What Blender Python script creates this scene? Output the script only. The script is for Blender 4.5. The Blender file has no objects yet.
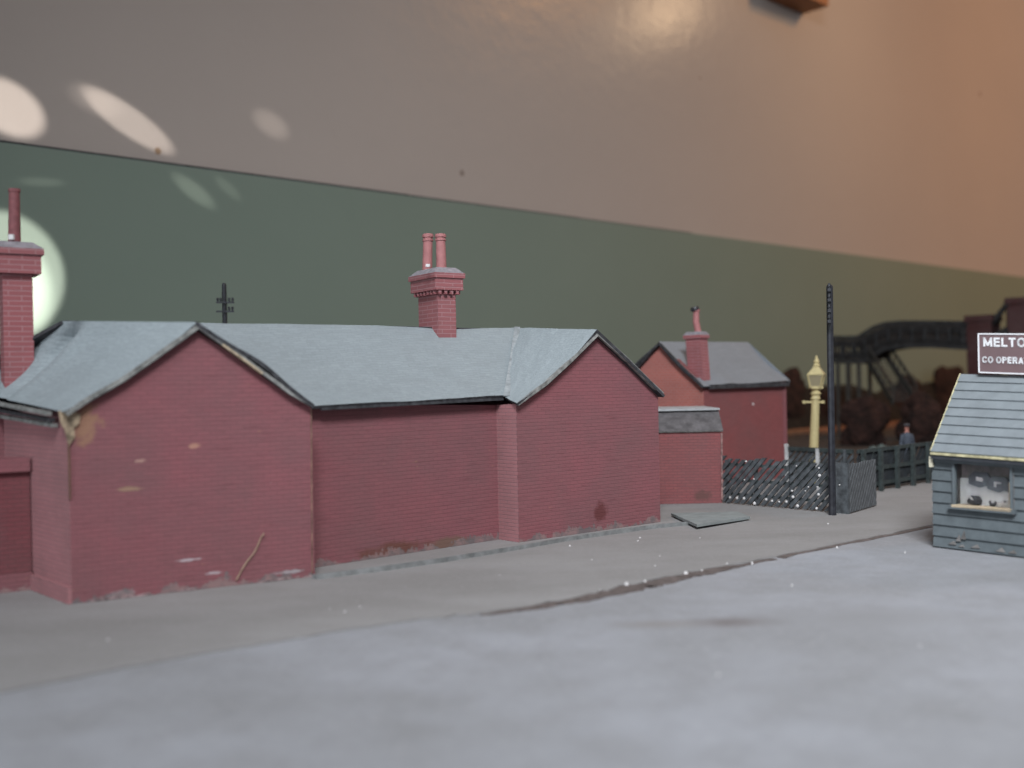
import bpy, math, random
from mathutils import Vector, Matrix
random.seed(7)
SC = bpy.context.scene
COL = SC.collection
# ------------------------------------------------------------------ camera (1 unit = 10 cm of the real layout)
F = 1050.0
CAMZ = 0.45
ROLL = math.radians(1.17)
PITCH = math.radians(-0.109)
cam_d = bpy.data.cameras.new('camera')
cam = bpy.data.objects.new('camera', cam_d); COL.objects.link(cam)
fwd = Vector((0, math.cos(PITCH), math.sin(PITCH)))
r0 = Vector((1, 0, 0)); u0 = r0.cross(fwd)
RT = (r0*math.cos(ROLL) - u0*math.sin(ROLL)).normalized()
UP = (r0*math.sin(ROLL) + u0*math.cos(ROLL)).normalized()
M = Matrix((RT, UP, -fwd)).transposed().to_4x4()
M.translation = (0, 0, CAMZ)
cam.matrix_world = M
cam_d.sensor_width = 36.0
cam_d.lens = 36.0*F/1024
cam_d.clip_start = 0.02; cam_d.clip_end = 200
cam_d.dof.use_dof = True
cam_d.dof.focus_distance = 3.2
cam_d.dof.aperture_fstop = 1.35
SC.camera = cam
CAM = Vector((0, 0, CAMZ))

def ray(u, v):
    return (RT*((u-512)/F) + UP*((384-v)/F) + fwd).normalized()
def G(u, v, z=0.0):
    d = ray(u, v); t = (z-CAMZ)/d.z
    return CAM + d*t
def AT(u, v, Y):
    d = ray(u, v); return CAM + d*(Y/d.y)
def VP(u, v, P, Q):
    """point of the vertical plane through P and Q seen at u, v"""
    n = Vector((-(Q.y-P.y), Q.x-P.x, 0)).normalized()
    d = ray(u, v); t = (P-CAM).dot(n)/d.dot(n)
    return CAM + d*t
def pl(P, z): return Vector((P.x, P.y, z))

# ------------------------------------------------------------------ world, lights, exposure
w = bpy.data.worlds.new('world'); SC.world = w; w.use_nodes = True
bg = w.node_tree.nodes['Background']
bg.inputs[0].default_value = (0.90, 0.93, 1.0, 1); bg.inputs[1].default_value = 0.27
SC.view_settings.view_transform = 'Standard'
SC.view_settings.look = 'None'
SC.view_settings.exposure = 0.0
SC.view_settings.gamma = 1.0
SC.view_settings.use_curve_mapping = False

def aim(o, p, up='Y'):
    o.rotation_euler = (Vector(p)-o.location).to_track_quat('-Z', up).to_euler()
def area(name, loc, to, sx, sy, e, col, spread=180):
    l = bpy.data.lights.new(name, 'AREA'); l.shape = 'RECTANGLE'; l.size = sx; l.size_y = sy
    l.energy = e; l.color = col; l.spread = math.radians(spread)
    o = bpy.data.objects.new(name, l); COL.objects.link(o); o.location = loc; aim(o, to); return o
# daylight of the room's window behind the camera, then an added low fill
area('window_daylight', (0.4, -1.5, 4.2), (2.0, 3.3, 0.2), 1.8, 1.3, 148, (0.92, 0.96, 1.0), 90)
area('low_left_fill', (-3.4, -0.9, 1.15), (-0.9, 3.0, 0.5), 0.9, 0.9, 24, (0.82, 0.93, 1.0), 120)  # unseen cool fill added to brighten the left-facing walls
# warm lamp of the room, to the right
area('room_lamp', (9.5, 6.5, 7.2), (5.8, 11.6, 0.2), 0.8, 0.8, 235, (1.0, 0.45, 0.12), 130)

# back wall plane (parallel to the tracks)
WP = Vector((-2.19, 4.5, 0)); WD = Vector((0.737, 0.676, 0)).normalized(); WN = Vector((WD.y, -WD.x, 0))
def on_wall(u, v, off=0.0):
    d = ray(u, v); P = WP + WN*off
    return CAM + d*((P-CAM).dot(WN)/d.dot(WN))
# the lamp whose sheen shows on the painted wall
hp = on_wall(668, 12)
di = ray(668, 12); rf = di - 2*di.dot(WN)*WN
sl = bpy.data.lights.new('ceiling_lamp', 'AREA'); sl.shape = 'DISK'; sl.size = 0.34; sl.energy = 19; sl.color = (1.0, 0.68, 0.40)
so = bpy.data.objects.new('ceiling_lamp', sl); COL.objects.link(so); so.location = hp + rf*3.4; aim(so, hp)
# glints of sunlight thrown onto the wall by things near the window
def glint(u, v, lpx, wpx, ang, e, blend=0.6, dist=2.2, col=(1.0, 0.93, 0.86)):
    p = on_wall(u, v)
    pxu = F/p.y
    a = math.radians(ang)
    p2 = on_wall(u+math.cos(a)*lpx/2, v+math.sin(a)*lpx/2)
    b = a+math.pi/2
    p3 = on_wall(u+math.cos(b)*wpx/2, v+math.sin(b)*wpx/2)
    L = (p2-p).length; W = (p3-p).length
    l = bpy.data.lights.new('sun_glint', 'SPOT')
    l.energy = e; l.color = col; l.shadow_soft_size = 0.01; l.spot_blend = blend
    half = math.atan(L/dist); l.spot_size = 2*half
    o = bpy.data.objects.new('sun_glint', l); COL.objects.link(o)
    x = (p2-p).normalized(); z = WN.copy(); y = z.cross(x)
    m = Matrix((x, y, z)).transposed().to_4x4(); m.translation = p + WN*dist
    o.matrix_world = m @ Matrix.Diagonal((1, W/L, 1, 1))
    return o
glint(10, 106, 96, 58, 32, 260, 0.6)
glint(132, 120, 122, 32, 35, 170, 0.6)
glint(98, 99, 72, 34, 24, 50, 1.0)
glint(274, 123, 52, 28, 32, 60, 1.0)
glint(194, 191, 66, 20, 38, 80, 0.9)
glint(228, 188, 44, 14, 42, 40, 1.0)
glint(42, 182, 60, 12, 2, 44, 1.0)
glint(-2, 276, 142, 142, 0, 420, 0.30)
glint(24, 290, 70, 110, 0, 700, 1.0)

# ------------------------------------------------------------------ material helpers
class NT:
    def __init__(s, name, rough=0.8, spec=0.3):
        s.m = bpy.data.materials.new(name); s.m.use_nodes = True
        s.t = s.m.node_tree; s.b = s.t.nodes['Principled BSDF']
        s.b.inputs['Roughness'].default_value = rough
        s.b.inputs['Specular IOR Level'].default_value = spec
    def n(s, typ, **kw):
        nd = s.t.nodes.new(typ)
        for k, v in kw.items():
            if k.startswith('_'): setattr(nd, k[1:], v)
            else: s.set(nd.inputs[k.replace('__', ' ')], v)
        return nd
    def set(s, sock, v):
        if isinstance(v, bpy.types.NodeSocket): s.t.links.new(v, sock)
        elif isinstance(v, bpy.types.Node): s.t.links.new(v.outputs[0], sock)
        else:
            if isinstance(v, (tuple, list)) and len(v) == 3 and sock.type == 'RGBA': v = (*v, 1)
            sock.default_value = v
    def noise(s, vec, scale, detail=4, rough=0.6):
        nd = s.n('ShaderNodeTexNoise'); s.set(nd.inputs['Vector'], vec); nd.inputs['Scale'].default_value = scale
        nd.inputs['Detail'].default_value = detail; nd.inputs['Roughness'].default_value = rough
        return nd.outputs['Fac']
    def ramp(s, fac, a, b, ca=(0, 0, 0), cb=(1, 1, 1)):
        nd = s.n('ShaderNodeValToRGB'); s.set(nd.inputs[0], fac)
        e = nd.color_ramp.elements; e[0].position = a; e[1].position = b
        e[0].color = (*ca, 1); e[1].color = (*cb, 1)
        return nd.outputs[0]
    def mix(s, fac, a, b, mode='MIX'):
        nd = s.n('ShaderNodeMix', _data_type='RGBA', _blend_type=mode)
        s.set(nd.inputs[0], fac); s.set(nd.inputs[6], a); s.set(nd.inputs[7], b)
        return nd.outputs[2]
    def math(s, op, a, b=0.0, c=None):
        nd = s.n('ShaderNodeMath', _operation=op, _use_clamp=False); s.set(nd.inputs[0], a); s.set(nd.inputs[1], b)
        if c is not None: s.set(nd.inputs[2], c)
        return nd.outputs[0]
    def maprange(s, v, a, b, c=0.0, d=1.0):
        nd = s.n('ShaderNodeMapRange'); s.set(nd.inputs[0], v)
        for i, x in zip((1, 2, 3, 4), (a, b, c, d)): nd.inputs[i].default_value = x
        return nd.outputs[0]
    def mapping(s, vec, scale):
        nd = s.n('ShaderNodeMapping'); s.set(nd.inputs['Vector'], vec); nd.inputs['Scale'].default_value = scale
        return nd.outputs[0]
    def uv(s): return s.n('ShaderNodeUVMap').outputs[0]
    def pos(s): return s.n('ShaderNodeNewGeometry').outputs['Position']
    def color(s, c): s.set(s.b.inputs['Base Color'], c)
    def bump(s, h, strength, dist):
        nd = s.n('ShaderNodeBump'); s.set(nd.inputs['Height'], h)
        nd.inputs['Strength'].default_value = strength; nd.inputs['Distance'].default_value = dist
        s.t.links.new(nd.outputs[0], s.b.inputs['Normal'])
    def blob(s, P, r, soft=0.3, warp=0.5, nscale=18, squash=(1, 1, 1)):
        """mask of an irregular stain around the world point P"""
        v = s.n('ShaderNodeVectorMath', _operation='SUBTRACT'); s.set(v.inputs[0], s.pos()); v.inputs[1].default_value = P
        v2 = s.n('ShaderNodeVectorMath', _operation='MULTIPLY'); s.set(v2.inputs[0], v); v2.inputs[1].default_value = squash
        ln = s.n('ShaderNodeVectorMath', _operation='LENGTH'); s.set(ln.inputs[0], v2)
        d = s.math('MULTIPLY', ln.outputs['Value'], 1.0/r)
        nz = s.noise(s.pos(), min(90, 1.1/r) if r < 0.2 else nscale, 5, 0.75)
        d = s.math('ADD', d, s.math('MULTIPLY', s.math('SUBTRACT', nz, 0.5), warp*2))
        return s.maprange(d, 1.0-soft, 1.0, 1.0, 0.0)

def plain(name, c, rough=0.8, spec=0.3, var=0.25, scale=40, metal=0.0):
    t = NT(name, rough, spec)
    f = t.noise(t.pos(), scale, 5, 0.65)
    t.color(t.mix(t.ramp(f, 0.35, 0.7), tuple(x*(1-var) for x in c), tuple(min(1, x*(1+var)) for x in c)))
    t.b.inputs['Metallic'].default_value = metal
    t.bump(f, 0.3, 0.004)
    return t.m

def brick(name, c1, c2, mortar, bw=0.030, bh=0.0104, ms=0.0012, grime=(0.12, 0.09, 0.09), streak=0.5, specks=True, patches=(), foot=False):
    t = NT(name, 0.75, 0.25)
    uv = t.uv()
    wv = t.noise(uv, 6, 2)
    b = t.n('ShaderNodeTexBrick', _offset=0.5, _squash=1.0)
    t.set(b.inputs['Vector'], uv)
    b.inputs['Scale'].default_value = 1.0
    b.inputs['Brick Width'].default_value = bw; b.inputs['Row Height'].default_value = bh
    b.inputs['Mortar Size'].default_value = ms; b.inputs['Mortar Smooth'].default_value = 0.4
    t.set(b.inputs['Color1'], c1); t.set(b.inputs['Color2'], c2); t.set(b.inputs['Mortar'], mortar)
    col = b.outputs[0]
    # broad tonal wandering of the hand paint
    big = t.noise(uv, 5.5, 4, 0.6)
    col = t.mix(t.maprange(big, 0.35, 0.7, 0.0, 0.35), col, grime)
    # thin dark horizontal scratches and orange crumbs
    st = t.noise(t.mapping(uv, (11, 210, 1)), 1.0, 5, 0.7)
    col = t.mix(t.maprange(st, 0.56, 0.72, 0.0, streak), col, tuple(x*0.45 for x in c1))
    if specks:
        sp = t.noise(t.mapping(uv, (30, 110, 1)), 1.0, 3, 0.6)
        col = t.mix(t.maprange(sp, 0.70, 0.78, 0.0, 0.5), col, (0.42, 0.25, 0.13))
        wh = t.noise(t.mapping(uv, (55, 90, 1)), 1.3, 2, 0.5)
        col = t.mix(t.maprange(wh, 0.78, 0.83, 0.0, 0.6), col, (0.5, 0.42, 0.42))
    for (P, r, c, sq) in patches:
        col = t.mix(t.math('MULTIPLY', t.blob(P, r, 0.45, 1.1, 16, sq), 0.85), col, c)
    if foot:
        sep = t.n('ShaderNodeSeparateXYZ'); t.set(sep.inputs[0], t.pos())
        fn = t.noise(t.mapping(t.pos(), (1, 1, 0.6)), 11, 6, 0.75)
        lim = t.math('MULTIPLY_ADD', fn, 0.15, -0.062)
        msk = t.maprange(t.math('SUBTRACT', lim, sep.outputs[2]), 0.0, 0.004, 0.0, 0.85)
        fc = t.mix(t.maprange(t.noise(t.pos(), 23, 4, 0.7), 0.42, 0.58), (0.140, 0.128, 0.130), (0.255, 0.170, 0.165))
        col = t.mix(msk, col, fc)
    t.color(col)
    h = t.mix(0.4, t.math('SUBTRACT', 1.0, b.outputs['Fac']), st)
    t.bump(h, 0.55, 0.0022)
    return t.m

def slate(name, c, row=0.0115, dark=0.75, patchy=0.25):
    t = NT(name, 0.62, 0.35)
    uv = t.uv()
    b = t.n('ShaderNodeTexBrick', _offset=0.5)
    t.set(b.inputs['Vector'], uv); b.inputs['Scale'].default_value = 1.0
    b.inputs['Brick Width'].default_value = 0.03; b.inputs['Row Height'].default_value = row
    b.inputs['Mortar Size'].default_value = 0.0009; b.inputs['Mortar Smooth'].default_value = 0.6
    t.set(b.inputs['Color1'], c); t.set(b.inputs['Color2'], tuple(x*0.90 for x in c)); t.set(b.inputs['Mortar'], tuple(x*dark for x in c))
    col = b.outputs[0]
    n1 = t.noise(t.mapping(uv, (4, 9, 1)), 1.0, 5, 0.6)
    col = t.mix(t.maprange(n1, 0.4, 0.75, 0.0, patchy), col, tuple(x*0.6 for x in c))
    n2 = t.noise(t.mapping(uv, (26, 90, 1)), 1.0, 3, 0.7)
    col = t.mix(t.maprange(n2, 0.62, 0.78, 0.0, 0.35), col, tuple(min(1, x*1.35) for x in c))
    t.color(col)
    h = t.mix(0.35, t.math('SUBTRACT', 1.0, b.outputs['Fac']), n2)
    t.bump(h, 0.5, 0.0018)
    return t.m

# ------------------------------------------------------------------ mesh helpers
class MB:
    def __init__(s): s.v = []; s.f = []; s.mi = []
    def add(s, vs, fs, mi=0):
        o = len(s.v); s.v += [Vector(v) for v in vs]
        for k, f in enumerate(fs):
            s.f.append([i+o for i in f]); s.mi.append(mi if isinstance(mi, int) else mi[k])
        return s
    def prism(s, poly, z0, z1, mi=0):
        """poly: plan points counter-clockwise; z0, z1 numbers or per-point lists"""
        n = len(poly)
        a = z0 if isinstance(z0, (list, tuple)) else [z0]*n
        b = z1 if isinstance(z1, (list, tuple)) else [z1]*n
        vs = [(p[0], p[1], a[i]) for i, p in enumerate(poly)] + [(p[0], p[1], b[i]) for i, p in enumerate(poly)]
        fs = [list(range(n))[::-1], list(range(n, 2*n))] + [[i, (i+1) % n, n+(i+1) % n, n+i] for i in range(n)]
        return s.add(vs, fs, mi)
    def slab(s, pts, off, mi=0, side=None):
        """planar outline pts (3D) extruded by the vector off"""
        n = len(pts); off = Vector(off)
        vs = [Vector(p) for p in pts] + [Vector(p)+off for p in pts]
        fs = [list(range(n)), list(range(n, 2*n))[::-1]] + [[(i+1) % n, i, n+i, n+(i+1) % n] for i in range(n)]
        m = [mi, mi] + [mi if side is None else side]*n
        return s.add(vs, fs, m)
    def box(s, c, x, y, z, mi=0):
        """centre c, half-extent vectors"""
        c = Vector(c); x = Vector(x); y = Vector(y); z = Vector(z)
        vs = [c+sx*x+sy*y+sz*z for sz in (-1, 1) for sy in (-1, 1) for sx in (-1, 1)]
        fs = [[0, 2, 3, 1], [4, 5, 7, 6], [0, 1, 5, 4], [2, 6, 7, 3], [0, 4, 6, 2], [1, 3, 7, 5]]
        return s.add(vs, fs, mi)
    def bar(s, p, q, w, h, up=(0, 0, 1), mi=0):
        p = Vector(p); q = Vector(q); d = (q-p); L = d.length; d.normalize()
        up = Vector(up)
        sd = d.cross(up)
        if sd.length < 1e-4: sd = d.cross(Vector((1, 0, 0)))
        sd.normalize(); u2 = sd.cross(d).normalized()
        return s.box((p+q)/2, d*L/2, sd*w/2, u2*h/2, mi)
    def lathe(s, base, prof, n=16, axis=(0, 0, 1), mi=0, bend=None):
        """prof: list of (r, h)"""
        ax = Vector(axis).normalized(); a = ax.orthogonal().normalized(); b = ax.cross(a)
        base = Vector(base); vs = []
        for r, h in prof:
            cx = bend(h) if bend else Vector((0, 0, 0))
            for k in range(n):
                t = 2*math.pi*k/n
                vs.append(base + ax*h + cx + (a*math.cos(t)+b*math.sin(t))*r)
        fs = []
        for i in range(len(prof)-1):
            for k in range(n):
                fs.append([i*n+k, i*n+(k+1) % n, (i+1)*n+(k+1) % n, (i+1)*n+k])
        fs.append(list(range(n))[::-1]); fs.append([(len(prof)-1)*n+k for k in range(n)])
        return s.add(vs, fs, mi)
    def sheet(s, p00, p10, p11, p01, nu, nv, th, fn=None, top=0, side=1):
        """warped sheet with thickness; p00-p10 is the ridge, p01-p11 the eave; fn(u,v) displaces along the normal"""
        P = [Vector(p) for p in (p00, p10, p11, p01)]
        N = (P[1]-P[0]).cross(P[3]-P[0])
        if N.z < 0: N = -N
        N.normalize()
        g = []
        for j in range(nv+1):
            for i in range(nu+1):
                a = i/nu; b = j/nv
                q = (P[0]*(1-a)+P[1]*a)*(1-b) + (P[3]*(1-a)+P[2]*a)*b
                if fn: q = q + N*fn(a, b)
                g.append(q)
        m = len(g); vs = g + [q - N*th for q in g]
        fs = []; mi = []
        W = nu+1
        for j in range(nv):
            for i in range(nu):
                a = j*W+i
                fs.append([a, a+1, a+1+W, a+W]); mi.append(top)
                fs.append([m+a+W, m+a+1+W, m+a+1, m+a]); mi.append(side)
        def edge(ix):
            for k in range(len(ix)-1):
                fs.append([ix[k], ix[k+1], m+ix[k+1], m+ix[k]]); mi.append(side)
        edge(list(range(W))); edge([nv*W+i for i in range(W)])
        edge([j*W for j in range(nv+1)]); edge([j*W+nu for j in range(nv+1)])
        return s.add(vs, fs, mi)
    def build(s, name, mats, parent=None, origin=None, smooth=False):
        if not isinstance(mats, (list, tuple)): mats = [mats]
        if parent is not None: o0 = Vector(parent.get('_o') if parent.get('_o') is not None else (0, 0, 0))
        else: o0 = Vector(origin) if origin is not None else Vector((0, 0, 0))
        me = bpy.data.meshes.new(name)
        me.from_pydata([v-o0 for v in s.v], [], s.f)
        for m in mats: me.materials.append(m)
        for p, k in zip(me.polygons, s.mi): p.material_index = min(k, len(mats)-1); p.use_smooth = smooth
        me.update()
        import bmesh
        bm = bmesh.new(); bm.from_mesh(me); bmesh.ops.recalc_face_normals(bm, faces=bm.faces); bm.to_mesh(me); bm.free()
        uvl = me.uv_layers.new(name='UVMap')
        for p in me.polygons:
            n = p.normal
            t = Vector((0, 0, 1)).cross(n)
            if t.length < 0.15: t = Vector((1, 0, 0))
            t.normalize()
            if abs(t.x) > abs(t.y):
                if t.x < 0: t = -t
            elif t.y < 0: t = -t
            bt = n.cross(t)
            if bt.z < 0: bt = -bt
            for li in p.loop_indices:
                co = me.vertices[me.loops[li].vertex_index].co + o0
                uvl.data[li].uv = (co.dot(t), co.dot(bt))
        o = bpy.data.objects.new(name, me); COL.objects.link(o)
        if parent is not None:
            o.parent = parent
            if parent.get('_part') or parent.type == 'MESH': pass
        else: o.location = o0
        o['_o'] = list(o0)
        return o

def tag(o, label=None, cat=None, group=None, kind=None):
    if label: o['label'] = label
    if cat: o['category'] = cat
    if group: o['group'] = group
    if kind: o['kind'] = kind
    return o
def thing(name, loc, label, cat, group=None):
    o = bpy.data.objects.new(name, None); COL.objects.link(o); o.location = loc; o['_o'] = list(loc)
    o.empty_display_size = 0.05
    return tag(o, label, cat, group)
def hn(x, y, s=0):
    v = math.sin(x*12.9898+y*78.233+s*37.719)*43758.5453
    return v-math.floor(v)
def vn(x, y, s=0):
    xi, yi = math.floor(x), math.floor(y); fx, fy = x-xi, y-yi
    fx = fx*fx*(3-2*fx); fy = fy*fy*(3-2*fy)
    a = hn(xi, yi, s)*(1-fx)+hn(xi+1, yi, s)*fx; b = hn(xi, yi+1, s)*(1-fx)+hn(xi+1, yi+1, s)*fx
    return a*(1-fy)+b*fy

# ------------------------------------------------------------------ key plan points
D = Vector((0.829, 0.559, 0)).normalized()      # along the station front, to the right
N = Vector((-D.y, D.x, 0))                      # away from the camera
g1L = G(72, 604); g1R = G(315, 576.5)
g2L = G(519, 542.5); g2R = G(660.5, 522)
rR = G(499, 539.5); rA = G(326, 566)
rdir = (rR-rA).normalized()
# recess wall meets the gable's return wall behind g1R
tt = ((g1R-rA).x*N.y - (g1R-rA).y*N.x)/(rdir.x*N.y - rdir.y*N.x)
rL = rA + rdir*tt
EZ = 0.405
c_brick = (0.225, 0.078, 0.085)
PG = lambda u, v, P, Q: tuple(VP(u, v, P, Q))
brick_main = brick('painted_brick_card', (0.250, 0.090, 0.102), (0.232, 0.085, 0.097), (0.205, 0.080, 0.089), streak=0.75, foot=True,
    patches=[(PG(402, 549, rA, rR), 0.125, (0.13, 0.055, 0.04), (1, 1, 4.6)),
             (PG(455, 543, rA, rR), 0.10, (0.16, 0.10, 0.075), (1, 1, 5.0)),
             (PG(600, 512, g2L, g2R), 0.030, (0.115, 0.033, 0.033), (1, 1, 0.9)),
             (PG(195, 446, g1L, g1R), 0.016, (0.42, 0.22, 0.16), (1, 1, 2.5)),
             (PG(140, 461, g1L, g1R), 0.012, (0.40, 0.24, 0.20), (1, 1, 2.5)),
             (PG(130, 489, g1L, g1R), 0.030, (0.30, 0.19, 0.13), (1, 1, 5.0)),
             (PG(86, 424, g1L, g1R), 0.035, (0.29, 0.16, 0.10), (1, 1, 0.7)),
             (PG(188, 560, g1L, g1R), 0.030, (0.45, 0.38, 0.40), (1, 1, 9.0)),
             (PG(214, 573, g1L, g1R), 0.022, (0.45, 0.38, 0.40), (1, 1, 6.0)),
             (PG(120, 594, g1L, g1R), 0.032, (0.40, 0.33, 0.34), (1, 1, 4.0)),
             (PG(290, 572, g1L, g1R), 0.045, (0.33, 0.30, 0.31), (1, 1, 7.0)),
             ])
brick_lit_side = brick('lit_scribed_brick_card', (0.375, 0.165, 0.175), (0.345, 0.15, 0.16), (0.27, 0.14, 0.15), streak=0.3, specks=False)  # paler copy for left-facing walls, side light put into its colour
brick_chim = brick('chimney_brick_card', (0.315, 0.105, 0.112), (0.290, 0.095, 0.103), (0.37, 0.19, 0.20), bw=0.060, bh=0.0125, ms=0.0016, streak=0.2, specks=False)
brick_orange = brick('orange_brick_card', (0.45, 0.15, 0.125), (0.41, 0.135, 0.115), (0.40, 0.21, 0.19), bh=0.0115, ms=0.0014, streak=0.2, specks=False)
brick_dark = brick('dark_brick_card', (0.185, 0.052, 0.060), (0.17, 0.047, 0.055), (0.13, 0.048, 0.052), streak=0.3, specks=False)
brick_house = brick('maroon_brick_card', (0.25, 0.076, 0.078), (0.225, 0.068, 0.070), (0.18, 0.066, 0.068), streak=0.3, patches=[(tuple(AT(753, 404, 4.52)), 0.010, (0.6, 0.55, 0.55), (1, 1, 1.3))])
slate_main = slate('grey_slate_card', (0.285, 0.322, 0.340))
slate_dark = slate('dark_slate_card', (0.150, 0.158, 0.170), patchy=0.4)
slate_house = slate('house_slate_card', (0.215, 0.235, 0.26), row=0.010, patchy=0.3)
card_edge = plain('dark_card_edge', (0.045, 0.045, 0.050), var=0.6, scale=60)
card_grey = plain('grey_card_edge', (0.22, 0.22, 0.21), var=0.5, scale=50)
card_buff = plain('bare_buff_card', (0.42, 0.34, 0.24), var=0.4, scale=60)
white_glue = plain('dried_white_glue', (0.62, 0.60, 0.60), 0.5, var=0.15, scale=60)
pot_clay = plain('painted_clay_pot', (0.36, 0.15, 0.15), 0.6, var=0.12, scale=60)
pot_dark = plain('dark_clay_pot', (0.20, 0.07, 0.075), 0.6, var=0.2, scale=60)
mortar_grey = plain('grey_flaunching', (0.24, 0.22, 0.24), var=0.25, scale=60)
black_paint = plain('black_painted_plastic', (0.020, 0.021, 0.027), 0.45, 0.4, var=0.4, scale=60)
fence_grey = plain('charcoal_fence_card', (0.068, 0.075, 0.082), 0.7, var=0.45, scale=45)
fence_dark = plain('black_green_fence', (0.038, 0.048, 0.048), 0.6, var=0.4, scale=45)
cream_paint = plain('cream_lamp_paint', (0.46, 0.385, 0.20), 0.5, var=0.12, scale=60)

# ------------------------------------------------------------------ room and baseboard
tg = NT('matt_green_board', 0.85, 0.15)
f = tg.noise(tg.pos(), 1.3, 3)
tg.color(tg.mix(tg.ramp(f, 0.3, 0.8), (0.172, 0.218, 0.184), (0.184, 0.230, 0.195)))
tg.bump(tg.noise(tg.pos(), 30, 3), 0.1, 0.01)
tc = NT('cream_wall_paint', 0.26, 0.20)
f = tc.noise(tc.pos(), 0.9, 4)
wc = tc.mix(tc.ramp(f, 0.3, 0.8), (0.370, 0.328, 0.300), (0.390, 0.345, 0.315))
for (u, v, r, c) in ((462, 173, 0.022, (0.22, 0.18, 0.16)), (980, 94, 0.028, (0.22, 0.16, 0.13)), (158, 151, 0.02, (0.22, 0.15, 0.10)), (700, 78, 0.012, (0.25, 0.2, 0.16))):
    wc = tc.mix(tc.blob(tuple(on_wall(u, v, -0.03)), r, 0.4, 0.3, 10), wc, c)
tc.color(wc)
tc.bump(tc.noise(tc.pos(), 7, 5), 0.12, 0.03)

SMIN, SMAX = -3.0, 16.0
def wall_pt(s, z, off=0.0): return WP + WD*s + WN*off + Vector((0, 0, z))
ZT = 0.5*(on_wall(0, 142).z + on_wall(1023, 277).z)
z_l = on_wall(0, 142).z; z_r = on_wall(1023, 277).z
s_l = (on_wall(0, 142)-WP).dot(WD); s_r = (on_wall(1023, 277)-WP).dot(WD)
m = MB()
zz = lambda s: z_l + (z_r-z_l)*(s-s_l)/(s_r-s_l)
m.slab([wall_pt(SMIN, -0.02), wall_pt(SMAX, -0.02), wall_pt(SMAX, zz(SMAX)), wall_pt(SMIN, zz(SMIN))], -WN*0.03)
o = m.build('wall_backscene', tg.m); o['kind'] = 'structure'
m = MB()
m.slab([wall_pt(SMIN, -0.4, -0.03), wall_pt(SMAX, -0.4, -0.03), wall_pt(SMAX, 9, -0.03), wall_pt(SMIN, 9, -0.03)], -WN*0.2)
o = m.build('wall_back', tc.m); o['kind'] = 'structure'
# thin dark strip along the top of the green board, thinning to the right
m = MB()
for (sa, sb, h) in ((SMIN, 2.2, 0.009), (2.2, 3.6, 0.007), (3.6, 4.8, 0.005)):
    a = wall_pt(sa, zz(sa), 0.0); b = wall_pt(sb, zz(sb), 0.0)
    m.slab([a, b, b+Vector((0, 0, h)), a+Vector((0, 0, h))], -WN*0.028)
o = m.build('dark_strip_1', card_edge); o['kind'] = 'structure'

# ground
tgd = NT('grey_road_powder', 0.9, 0.12)
P = tgd.pos()
a = tgd.noise(tgd.mapping(P, (1.0, 1.5, 1)), 1.4, 5, 0.6)
b2 = tgd.noise(P, 9, 6, 0.7)
b3 = tgd.noise(P, 70, 4, 0.8)
col = tgd.mix(tgd.ramp(a, 0.35, 0.7), (0.235, 0.236, 0.246), (0.315, 0.322, 0.350))
col = tgd.mix(tgd.maprange(b2, 0.45, 0.75, 0, 0.55), col, (0.20, 0.197, 0.20))
col = tgd.mix(tgd.maprange(b3, 0.52, 0.78, 0, 0.45), col, (0.42, 0.42, 0.43))
for (u, v, r, sq, c, soft) in ((735, 620, 0.085, (0.75, 1.6, 1), (0.17, 0.155, 0.155), 0.8), (660, 622, 0.09, (0.8, 2.0, 1), (0.23, 0.22, 0.22), 0.9),
                    (860, 615, 0.16, (0.6, 1.3, 1), (0.24, 0.24, 0.25), 0.9), (780, 508, 0.08, (1, 1, 1), (0.24, 0.23, 0.22), 0.9),
                    (345, 611, 0.035, (0.8, 1, 1), (0.48, 0.48, 0.49), 0.5)):
    g = G(u, v)
    col = tgd.mix(tgd.blob(tuple(g), r, soft, 0.3, 9, sq), col, c)
tgd.color(col)
tgd.bump(tgd.mix(0.5, b2, b3), 0.7, 0.008)
far = brickless = None
m = MB()
m.prism([(-9, -3), (16, -3), (16, 16), (-9, 16)], -0.30, -0.004)
road = m.build('ground', tgd.m); road['kind'] = 'structure'
# upper board on which the station stands: its ragged edge crosses the road
tu = NT('grey_yard_powder', 0.9, 0.12)
P = tu.pos()
a = tu.noise(tu.mapping(P, (1.0, 2.0, 1)), 1.8, 5, 0.6)
b2 = tu.noise(tu.mapping(P, (6, 14, 6)), 1.0, 6, 0.7)
b3 = tu.noise(P, 80, 4, 0.8)
col = tu.mix(tu.ramp(a, 0.35, 0.7), (0.225, 0.216, 0.212), (0.280, 0.272, 0.270))
col = tu.mix(tu.maprange(b2, 0.45, 0.75, 0, 0.4), col, (0.20, 0.19, 0.185))
col = tu.mix(tu.maprange(b3, 0.52, 0.78, 0, 0.45), col, (0.38, 0.37, 0.37))
tu.color(col); tu.bump(tu.mix(0.5, b2, b3), 0.7, 0.008)
edge_px = [(-260, 738), (-60, 702), (0, 691), (60, 680), (120, 667), (200, 653), (280, 640), (350, 628), (420, 618), (480, 612), (540, 603), (590, 594), (620, 585),
           (650, 580), (690, 571), (730, 564), (770, 557), (800, 551), (830, 545), (880, 535), (935, 524), (1000, 514), (1100, 500)]
near = []
for i in range(len(edge_px)-1):
    (u, v), (u2, v2) = edge_px[i], edge_px[i+1]
    K = 5
    for k in range(K):
        t = k/K; uu = u+(u2-u)*t
        amp = 1.3 if 420 < uu < 720 else 0.5
        near.append(G(uu, v+(v2-v)*t+(hn(i, k, 3)-0.5)*2*amp))
near.append(G(*edge_px[-1]))
poly = [(p.x, p.y) for p in near] + [(15, 8), (15, 15), (-8, 15), (-8, near[0].y)]
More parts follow.
